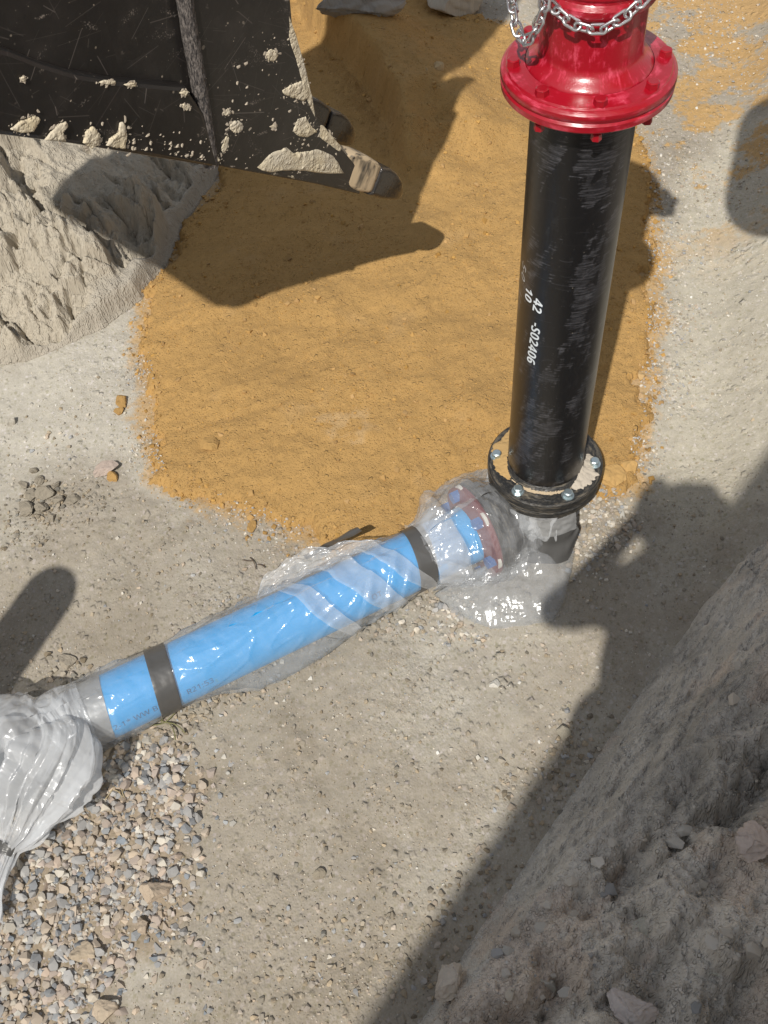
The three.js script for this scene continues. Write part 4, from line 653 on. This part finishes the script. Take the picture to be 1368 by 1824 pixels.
plate('side_plate', sideOutline, -0.026, 0.022);
{ const far = plate('side_plate', sideOutline, -0.026, 0.022); far.position.z = -WID; }
plate('side_cutter', [[634, 341], [560, 323], [470, 306], [378, 289], [356, 200], [338, 100], [322, 0], [305, -150], [300, -420], [512, -420], [504, -150], [505, -40], [512, 40], [534, 130], [557, 205], [605, 268], [641, 310]], -0.002, 0.014);
plate('wear_strip', [[372, 287], [255, 264.5], [120, 241.5], [0, 225.5], [-120, 217.5], [-300, 217.5], [-410, 200], [-250, 75], [-100, 68], [0, 92], [60, 115], [120, 133], [190, 145], [260, 151], [316, 156], [345, 200]], -0.003, 0.026, 0.009);
{ const pts = [[372, 292], [360, 210], [344, 110], [330, 30], [318, -60]].map(([a, b]) => { const p = onPlate(a, b); return V(p.x, p.y, 0.006); });
  const g = new THREE.TubeGeometry(new THREE.CatmullRomCurve3(pts), 160, 0.0165, 14), p = g.attributes.position, n = g.attributes.normal;
  for (let i = 0; i < p.count; i++) { const k = 0.0022 * fbm(p.getX(i) * 90, p.getY(i) * 60 + p.getZ(i) * 80, 3); p.setXYZ(i, p.getX(i) + n.getX(i) * k, p.getY(i) + n.getY(i) * k, p.getZ(i) + n.getZ(i) * k); }
  g.computeVertexNormals();
  mesh('weld_rib', g, new THREE.MeshStandardMaterial({ name: 'dusty_steel', roughness: 0.8, map: dataTex(256, 512, (i, j) => { const s = smooth(-0.25, 0.45, fbm(i / 9, j / 22, 4, 0.7) + 0.15 * hash(i, j)) * 0.75; return [0.03 + 0.22 * s, 0.026 + 0.19 * s, 0.025 + 0.165 * s]; }, { srgb: true }), bumpMap: clayBump, bumpScale: 0.003 }), bucket); }
{ // curved shell between the side plates
  const outer = [[652, 343], [560, 325], [470, 308], [380, 291], [255, 266], [120, 243], [0, 227], [-120, 219], [-300, 222], [-424, 215], [-567, 167], [-699, 60], [-749, -142], [-606, -526], [-152, -770], [250, -810]].map(([a, b]) => onPlate(a, b)), inner = outer.map((p, i) => { const a = outer[Math.max(0, i - 1)], b = outer[Math.min(outer.length - 1, i + 1)], t = b.clone().sub(a).normalize(); return V(p.x + t.y * 0.02, p.y - t.x * 0.02, 0); });
  const sh2 = new THREE.Shape([...outer, ...inner.reverse()].map(p => new THREE.Vector2(p.x, p.y)));
  const g = new THREE.ExtrudeGeometry(sh2, { depth: WID, bevelEnabled: false }); g.translate(0, 0, -WID - 0.028); mesh('shell', g, steelMat, bucket); }
{ // worn lip between the teeth
  const a = onPlate(652, 344), b = onPlate(540, 320), dir = a.clone().sub(b).normalize(), n = V(-dir.y, dir.x, 0);
  const s3 = new THREE.Shape([[0, 0], [0.16, 0], [0.16, 0.034], [0.05, 0.034]].map(([u, v]) => { const p = a.clone().addScaledVector(dir, -u - 0.01).addScaledVector(n, v); return new THREE.Vector2(p.x, p.y); }));
  const g = new THREE.ExtrudeGeometry(s3, { depth: WID - 0.02, bevelEnabled: true, bevelSize: 0.003, bevelThickness: 0.003, bevelSegments: 2 }); g.translate(0, 0, -WID + 0.0); mesh('cutting_lip', g, steelMat, bucket); }
{ // the arm that carries the bucket, above the frame
  const p = onPlate(508, -640), g = new RoundedBoxGeometry(0.5, 2.6, 0.46, 3, 0.03).translate(-0.25, 1.2, -0.31), m = mesh('arm', g, steelMat, bucket); m.position.set(p.x, p.y, 0); m.rotation.z = -0.3; }
// teeth: a dusty adapter and a polished point each
const shiny = new THREE.MeshStandardMaterial({ name: 'polished_steel', color: new THREE.Color(0.09, 0.082, 0.075), metalness: 0.75, roughness: 0.22, bumpMap: clayBump, bumpScale: 0.0006 });
const dusty = new THREE.MeshStandardMaterial({ name: 'dusty_adapter', roughness: 0.85, map: dataTex(128, 128, (i, j) => { const s = smooth(-0.5, 0.05, fbm(i / 18, j / 18, 4, 0.6)); return [0.04 + 0.48 * s, 0.036 + 0.36 * s, 0.03 + 0.22 * s]; }, { srgb: true }) });
function loftBox(sections) {             // sections of [x, yLow, yHigh, halfWidth], corners rounded
  const n = 28; return grid(n, sections.length - 1, (u, v, i, j) => { const [x, a, b, w] = sections[j], th = u * 2 * Math.PI, c = Math.cos(th), s = Math.sin(th), e = 0.26; return [x, (a + b) / 2 + (b - a) / 2 * Math.sign(s) * Math.abs(s) ** e, w * Math.sign(c) * Math.abs(c) ** e, u, v]; }, { flip: false });
}
const tDir = onPlate(704, 341).sub(onPlate(560, 310)); const tAng = Math.atan2(tDir.y, tDir.x);
const pointGeo = loftBox([[-0.135, 0, 0, 0.001], [-0.138, -0.006, 0.058, 0.04], [-0.128, -0.006, 0.056, 0.042], [-0.10, -0.008, 0.059, 0.045], [-0.07, -0.008, 0.054, 0.045], [-0.035, -0.006, 0.04, 0.042], [-0.01, -0.003, 0.022, 0.036], [0.0, 0.001, 0.014, 0.032], [0.004, 0.006, 0.009, 0.02], [0.004, 0.0075, 0.0075, 0.001]]);
const adaptGeo = loftBox([[-0.27, 0.02, 0.02, 0.001], [-0.27, 0.012, 0.05, 0.02], [-0.23, 0.0, 0.07, 0.03], [-0.185, -0.004, 0.07, 0.036], [-0.15, -0.003, 0.064, 0.04], [-0.128, 0.002, 0.056, 0.038], [-0.128, 0.02, 0.02, 0.001]]);
for (let k = 0; k < 4; k++) {
  const t = new THREE.Group(); t.name = numbered('tooth'); bucket.add(t); const p = onPlate(706, 338); t.position.set(p.x + 0.035 * k, p.y - 0.022 + 0.062 * k, -0.022 - k * 0.2); t.rotation.z = tAng; t.scale.set(1.07, 1.22, 1.12);
  mesh('tooth_point', pointGeo, shiny, t); mesh('adapter', adaptGeo, k ? shiny : dusty, t);
}
// caked mud
const mudMat = new THREE.MeshStandardMaterial({ name: 'caked_mud', vertexColors: true, bumpMap: clayBump, bumpScale: 0.004, roughness: 0.97 });
const disc = (x, y, a, b) => Array.from({ length: 14 }, (_, i) => [x + a * Math.cos(i * 0.4488), y + b * Math.sin(i * 0.4488)]);
const mudBits = [];
function mud(pts, z0, thick, sd) {
  const P = pts.map(([a, b]) => { const p = onPlate(a, b); return [p.x, p.y]; }), cx = P.reduce((s, p) => s + p[0], 0) / P.length, cy = P.reduce((s, p) => s + p[1], 0) / P.length;
  const R = (ang) => { let best = 0; const c = Math.cos(ang), s = Math.sin(ang); for (let m = 0; m < 0.4; m += 0.0015) if (sdf(P, cx + m * c, cy + m * s) > 0) best = m; return Math.max(best, 0.003); };
  const g = grid(84, 16, (u, v) => { const a = u * 2 * Math.PI, r = R(a) * v * (1 + (0.16 * fbm(Math.cos(a) * 4 + sd, Math.sin(a) * 4, 3, .7))), x = cx + r * Math.cos(a), y = cy + r * Math.sin(a), z = z0 + thick * 0.36 * (Math.pow(1 - v ** 6, 0.8) * (0.8 + 0.7 * fbm(x * 38, y * 38 + sd, 4, 0.6))) - (v > 0.99 ? 0.002 : 0), q = 0.5 + 0.5 * fbm(x * 16 + sd, y * 16, 3); return [x, y, z, x / 0.5, y / 0.5, lerp(0.56, 0.66, q), lerp(0.51, 0.54, q), lerp(0.43, 0.33, q)]; }, { color: true });
  mesh('mud_patch', g, mudMat, bucket);
  for (let q = 0; q < 16; q++) { const a = rnd() * 6.283, r = R(a) * rr(1.02, 1.45), sz = 0.0012 + 0.0045 * rnd() ** 2.5, c = pebbles[q % 3].clone(); c.scale(sz * rr(0.8, 1.8), sz, sz * 0.5); c.rotateZ(rr(0, 3)); c.translate(cx + r * Math.cos(a), cy + r * Math.sin(a), z0); mudBits.push(c); }
}
[[[[452, 295], [475, 268], [505, 255], [512, 268], [560, 262], [590, 272], [612, 312], [590, 308], [540, 302], [490, 300], [470, 306]], 0.012, 0.016],
 [[[494, 158], [512, 146], [530, 140], [542, 150], [546, 168], [535, 178], [515, 172], [498, 166]], 0.012, 0.013],
 [[[514, 230], [522, 208], [538, 203], [548, 220], [560, 232], [540, 242], [524, 240]], 0.012, 0.012],
 [disc(477, 95, 11, 12), 0.012, 0.01], [disc(414, 222, 13, 12), 0.012, 0.012],
 [[[378, 285], [352, 278], [360, 268], [376, 270], [384, 280]], 0.016, 0.012], [[[386, 262], [396, 236], [402, 240], [398, 262], [390, 270]], 0.012, 0.006], [[[388, 196], [400, 188], [406, 198], [394, 204]], 0.012, 0.005], [[[472, 222], [482, 217], [488, 221], [478, 226]], 0.012, 0.004],
 [[[505, 2], [508, 2], [518, 50], [538, 118], [552, 180], [562, 208], [552, 212], [538, 170], [522, 110], [506, 62]], 0.011, 0.007],
 [[[562, 212], [580, 232], [606, 262], [600, 270], [584, 258], [560, 240]], 0.011, 0.008],
 [[[64, 240], [82, 215], [104, 205], [106, 215], [96, 222], [102, 244], [84, 242]], 0.014, 0.012], [[[132, 246], [136, 226], [150, 214], [164, 230], [160, 250], [148, 256]], 0.014, 0.012], [[[172, 252], [180, 238], [196, 226], [198, 208], [206, 208], [212, 232], [208, 258], [190, 254]], 0.014, 0.012],
 [[[0, 222], [20, 206], [46, 196], [58, 202], [44, 226], [22, 228]], 0.014, 0.01], [[[306, 182], [312, 176], [325, 180], [318, 190]], 0.014, 0.005], [[[18, 130], [26, 125], [32, 131], [24, 137]], 0.014, 0.006],
 [[[160, 139], [172, 134], [192, 135], [192, 141], [176, 143]], 0.012, 0.008], [[[205, 143], [218, 138], [230, 139], [226, 147], [212, 147]], 0.012, 0.008], [[[304, 158], [312, 152], [322, 155], [316, 164]], 0.013, 0.007], [[[400, 292], [470, 306], [560, 324], [622, 338], [620, 332], [560, 316], [480, 301], [410, 288]], 0.009, 0.008]
].forEach(([pts, z, t], i) => mud(pts, pts[0][0] < 330 ? z + 0.0125 : z, t, i * 3.1));
// small crumbs of mud thrown over the steel
{ const gs = mudBits; for (let i = 0; i < 150; i++) { const q = rnd(), [px, py] = q < 0.4 ? [rr(230, 380), 286 - rr(0, 60) * rnd() ** 1.5 - (380 - 0) * 0] : q < 0.7 ? [rr(0, 330), rr(-34, 0)] : [rr(400, 560), rr(60, 300)]; const X = px, Y = q < 0.7 ? (q < 0.4 ? 262 + (px - 255) * 0.19 - rr(2, 50) * rnd() : 226 + px * 0.145 - rr(3, 46) * rnd()) : py; if (q >= 0.7 && X > 490 + (Y - 0) * 0.25) continue; const p = onPlate(X, Y), s = 0.001 + 0.0055 * rnd() ** 2.2, g = pebbles[i % 3].clone(); g.scale(s, s, s * 0.6); g.translate(p.x, p.y, X < 360 ? 0.0235 : 0.0125); gs.push(g); }
  const m = mesh('mud_crumb', mergeGeometries(gs), new THREE.MeshStandardMaterial({ name: 'mud_crumb', color: new THREE.Color(0.47, 0.4, 0.31), roughness: 0.97 }), bucket); m.userData.kind = 'stuff'; }

// ------------------------------------------------------------------ outside the frame: a person known by shadow, and added shadow casters
const canopy = thing('added_canopy', 'added unseen grey canopy roof on posts, shading the near bank', 'canopy');  // invented roof, added behind the camera to shade the near bank
{ const top = 3.4, s0 = -0.1 + 0.282 * top, t1 = -0.82, len = 6.06, dep = 1.0, base = 0.86;
  const [x, z] = wallPos(s0 + dep / 2, t1 - len / 2); canopy.position.set(x, base, z); canopy.rotation.y = Math.atan2(-WD[1], WD[0]);
  const m = new THREE.MeshStandardMaterial({ name: 'galvanised_post', color: new THREE.Color(0.4, 0.4, 0.39), roughness: 0.5, metalness: 0.4 }), c = new THREE.MeshStandardMaterial({ name: 'grey_canvas', color: new THREE.Color(0.5, 0.49, 0.46), roughness: 0.9 });
  mesh('roof', new RoundedBoxGeometry(len, 0.06, dep, 2, 0.02).translate(0, top - base - 0.03, 0), c, canopy);
  for (const a of [-1, 1]) for (const b of [-1, 1]) mesh('added_post', new THREE.CylinderGeometry(0.03, 0.03, top - base - 0.06, 20).translate(a * (len / 2 - 0.08), (top - base - 0.06) / 2, b * (dep / 2 - 0.06)), m, canopy); }

function body(bones, cell, blend = 0.035) {         // one continuous surface round tapered bones
  const lo = V(9, 9, 9), hi = V(-9, -9, -9); for (const [a, b, ra, rb] of bones) for (const [p, r] of [[a, ra], [b, rb]]) { lo.min(p.clone().addScalar(-r - 0.06)); hi.max(p.clone().addScalar(r + 0.06)); }
  const size = Math.max(hi.x - lo.x, hi.y - lo.y, hi.z - lo.z), n = Math.ceil(size / cell), mc = new MarchingCubes(n, new THREE.MeshBasicMaterial(), false, false, 400000); mc.isolation = 0;
  const c = lo.clone().add(hi).multiplyScalar(0.5), half = size / 2, p = V(0, 0, 0), ab = V(0, 0, 0), ap = V(0, 0, 0);
  for (let k = 0; k < n; k++) for (let j = 0; j < n; j++) for (let i = 0; i < n; i++) {
    p.set((i - n / 2) / (n / 2), (j - n / 2) / (n / 2), (k - n / 2) / (n / 2)).multiplyScalar(half).add(c); let d = 9;
    for (const [a, b, ra, rb] of bones) { ab.subVectors(b, a); ap.subVectors(p, a); const t = clamp(ap.dot(ab) / Math.max(1e-9, ab.lengthSq()), 0, 1), e = ap.addScaledVector(ab, -t).length() - lerp(ra, rb, t), h = clamp(0.5 + 0.5 * (d - e) / blend, 0, 1); d = d * (1 - h) + e * h - blend * h * (1 - h); }
    mc.field[i + j * n + k * n * n] = -d;
  }
  mc.update(); const g = new THREE.BufferGeometry(), cnt = mc.count; g.setAttribute('position', new THREE.BufferAttribute(mc.positionArray.slice(0, cnt * 3), 3)); g.setAttribute('normal', new THREE.BufferAttribute(mc.normalArray.slice(0, cnt * 3), 3));
  g.scale(half, half, half); g.translate(c.x, c.y, c.z); return g;
}
const person = thing('person', 'person in dark trousers and orange vest holding up a phone at the trench edge', 'person');
{ // local: y up from the feet, -z the way they face
  person.position.set(0.06, 0.86, 0.36); person.rotation.y = -0.25;
  const skin = new THREE.MeshStandardMaterial({ name: 'skin', color: new THREE.Color(0.42, 0.25, 0.17), roughness: 0.6 }), cloth = new THREE.MeshStandardMaterial({ name: 'navy_trousers', color: new THREE.Color(0.03, 0.035, 0.05), roughness: 0.9 }), vest = new THREE.MeshStandardMaterial({ name: 'orange_vest', color: new THREE.Color(0.65, 0.16, 0.03), roughness: 0.85 });
  const B = []; const L = (a, b, ra, rb) => B.push([V(...a), V(...b), ra, rb]);
  for (const s of [-1, 1]) { L([s * 0.1, 0.92, 0], [s * 0.11, 0.48, -0.01], 0.085, 0.058); L([s * 0.11, 0.48, -0.01], [s * 0.115, 0.09, 0.02], 0.055, 0.04); L([s * 0.115, 0.045, 0.04], [s * 0.125, 0.035, -0.14], 0.042, 0.034); }
  L([0, 0.95, 0], [0, 1.1, 0], 0.13, 0.13); L([0, 1.15, 0], [0, 1.36, -0.01], 0.13, 0.15);
  for (const s of [-1, 1]) { L([0, 1.38, 0], [s * 0.17, 1.4, 0], 0.085, 0.06); L([s * 0.18, 1.39, 0], [s * 0.27, 1.2, -0.1], 0.05, 0.042); L([s * 0.27, 1.2, -0.1], [s * 0.1, 1.42, -0.24], 0.04, 0.028); }
  L([0, 1.4, 0], [0, 1.52, -0.03], 0.055, 0.052); L([0, 1.6, -0.03], [0, 1.64, -0.03], 0.088, 0.092); L([0, 1.56, -0.07], [0, 1.57, -0.08], 0.05, 0.045); L([0, 1.595, -0.125], [0, 1.58, -0.135], 0.012, 0.014);
  for (const s of [-1, 1]) { L([s * 0.092, 1.6, -0.02], [s * 0.095, 1.62, -0.015], 0.014, 0.016); }
  mesh('body', body(B, 0.012), skin, person);
  const D = []; const M = (a, b, ra, rb) => D.push([V(...a), V(...b), ra, rb]);
  for (const s of [-1, 1]) { M([s * 0.1, 0.93, 0], [s * 0.11, 0.48, -0.01], 0.1, 0.073); M([s * 0.11, 0.48, -0.01], [s * 0.115, 0.1, 0.02], 0.07, 0.06); } M([0, 0.95, 0], [0, 1.05, 0], 0.145, 0.14); mesh('trousers', body(D, 0.014), cloth, person);
  const T = []; const N = (a, b, ra, rb) => T.push([V(...a), V(...b), ra, rb]);
  N([0, 1.0, 0], [0, 1.15, 0], 0.15, 0.15); N([0, 1.15, 0], [0, 1.36, -0.01], 0.15, 0.165); for (const s of [-1, 1]) { N([0, 1.38, 0], [s * 0.17, 1.4, 0], 0.095, 0.075); N([s * 0.18, 1.39, 0], [s * 0.24, 1.26, -0.07], 0.066, 0.06); } mesh('vest', body(T, 0.014), vest, person);
  mesh('hard_hat', new THREE.LatheGeometry([[0.135, 0], [0.118, 0.008], [0.112, 0.03], [0.1, 0.075], [0.07, 0.105], [0.0, 0.118]].map(([a, b]) => new THREE.Vector2(a, b)), 40).translate(0, 1.655, -0.03), new THREE.MeshStandardMaterial({ name: 'white_helmet', color: new THREE.Color(0.75, 0.75, 0.72), roughness: 0.35, side: THREE.DoubleSide }), person);
  for (const s of [-1, 1]) { const Hn = [[V(s * 0.1, 1.42, -0.24), V(s * 0.085, 1.46, -0.28), 0.026, 0.03]]; for (let f = 0; f < 4; f++) { const y = 1.43 + f * 0.02, l = [0.036, 0.042, 0.045, 0.04][f]; Hn.push([V(s * 0.085, y, -0.285), V(s * (0.085 - 0.01), y + 0.004, -0.285 - l * 0.5), 0.0095, 0.009], [V(s * 0.075, y + 0.004, -0.285 - l * 0.5), V(s * 0.05, y + 0.006, -0.29 - l * 0.5), 0.009, 0.008]); } Hn.push([V(s * 0.09, 1.45, -0.255), V(s * 0.055, 1.475, -0.262), 0.012, 0.009]); mesh('hand', body(Hn, 0.005, 0.012), skin, person); }
}
// made-up leaning pole, added out of view to cast the left edge shadow 
{ const tipS = at(82, 1062, 0), tailS = at(18, 1180, 0), h = 1.3, k = h / sunTo.y, tip = V(tipS.x + sunTo.x * k, h, tipS.z + sunTo.z * k), dir = V(tailS.x - tipS.x, 0, tailS.z - tipS.z).normalize(), foot = V(tip.x + dir.x * 0.6 - 0.25, 0.3, tip.z + dir.z * 0.6 + 0.1);
  const added_post = tag(mesh('added_post', mergeVertices(new THREE.CapsuleGeometry(0.075, foot.distanceTo(tip), 12, 28)), new THREE.MeshStandardMaterial({ name: 'tarred_wood', color: new THREE.Color(0.1, 0.08, 0.06), roughness: 0.85 })), 'added unseen round tarred pole, casting the shadow at the left edge', 'added_post');
  added_post.position.copy(foot).lerp(tip, 0.5); added_post.quaternion.setFromUnitVectors(V(0, 1, 0), tip.clone().sub(foot).normalize()); }
{ // overhead beam, made up to cast the shadow at the right edge
  const c = at(1372, 285, 0.08), k = 2.7, p = V(c.x + sunTo.x * k, 0.08 + sunTo.y * k, c.z + sunTo.z * k), o = thing('added_beam', 'added unseen yellow beam overhead, casting the shadow at the right edge', 'beam'), m = new THREE.MeshStandardMaterial({ name: 'yellow_paint', color: new THREE.Color(0.62, 0.4, 0.03), roughness: 0.45 });
  o.position.copy(p); o.rotation.y = -0.35;
  mesh('beam', new RoundedBoxGeometry(4.2, 0.78, 0.34, 5, 0.16).translate(1.98, 0, 0), m, o); mesh('added_post', new RoundedBoxGeometry(0.24, 3.2, 0.24, 3, 0.02).translate(3.9, -1.2, 0), m, o); }

const renderer = new THREE.WebGLRenderer({ antialias: true });
renderer.toneMapping = THREE.LinearToneMapping; renderer.toneMappingExposure = EXPOSURE;
renderer.shadowMap.enabled = true; renderer.shadowMap.type = THREE.PCFSoftShadowMap;
renderer.render(scene, camera);
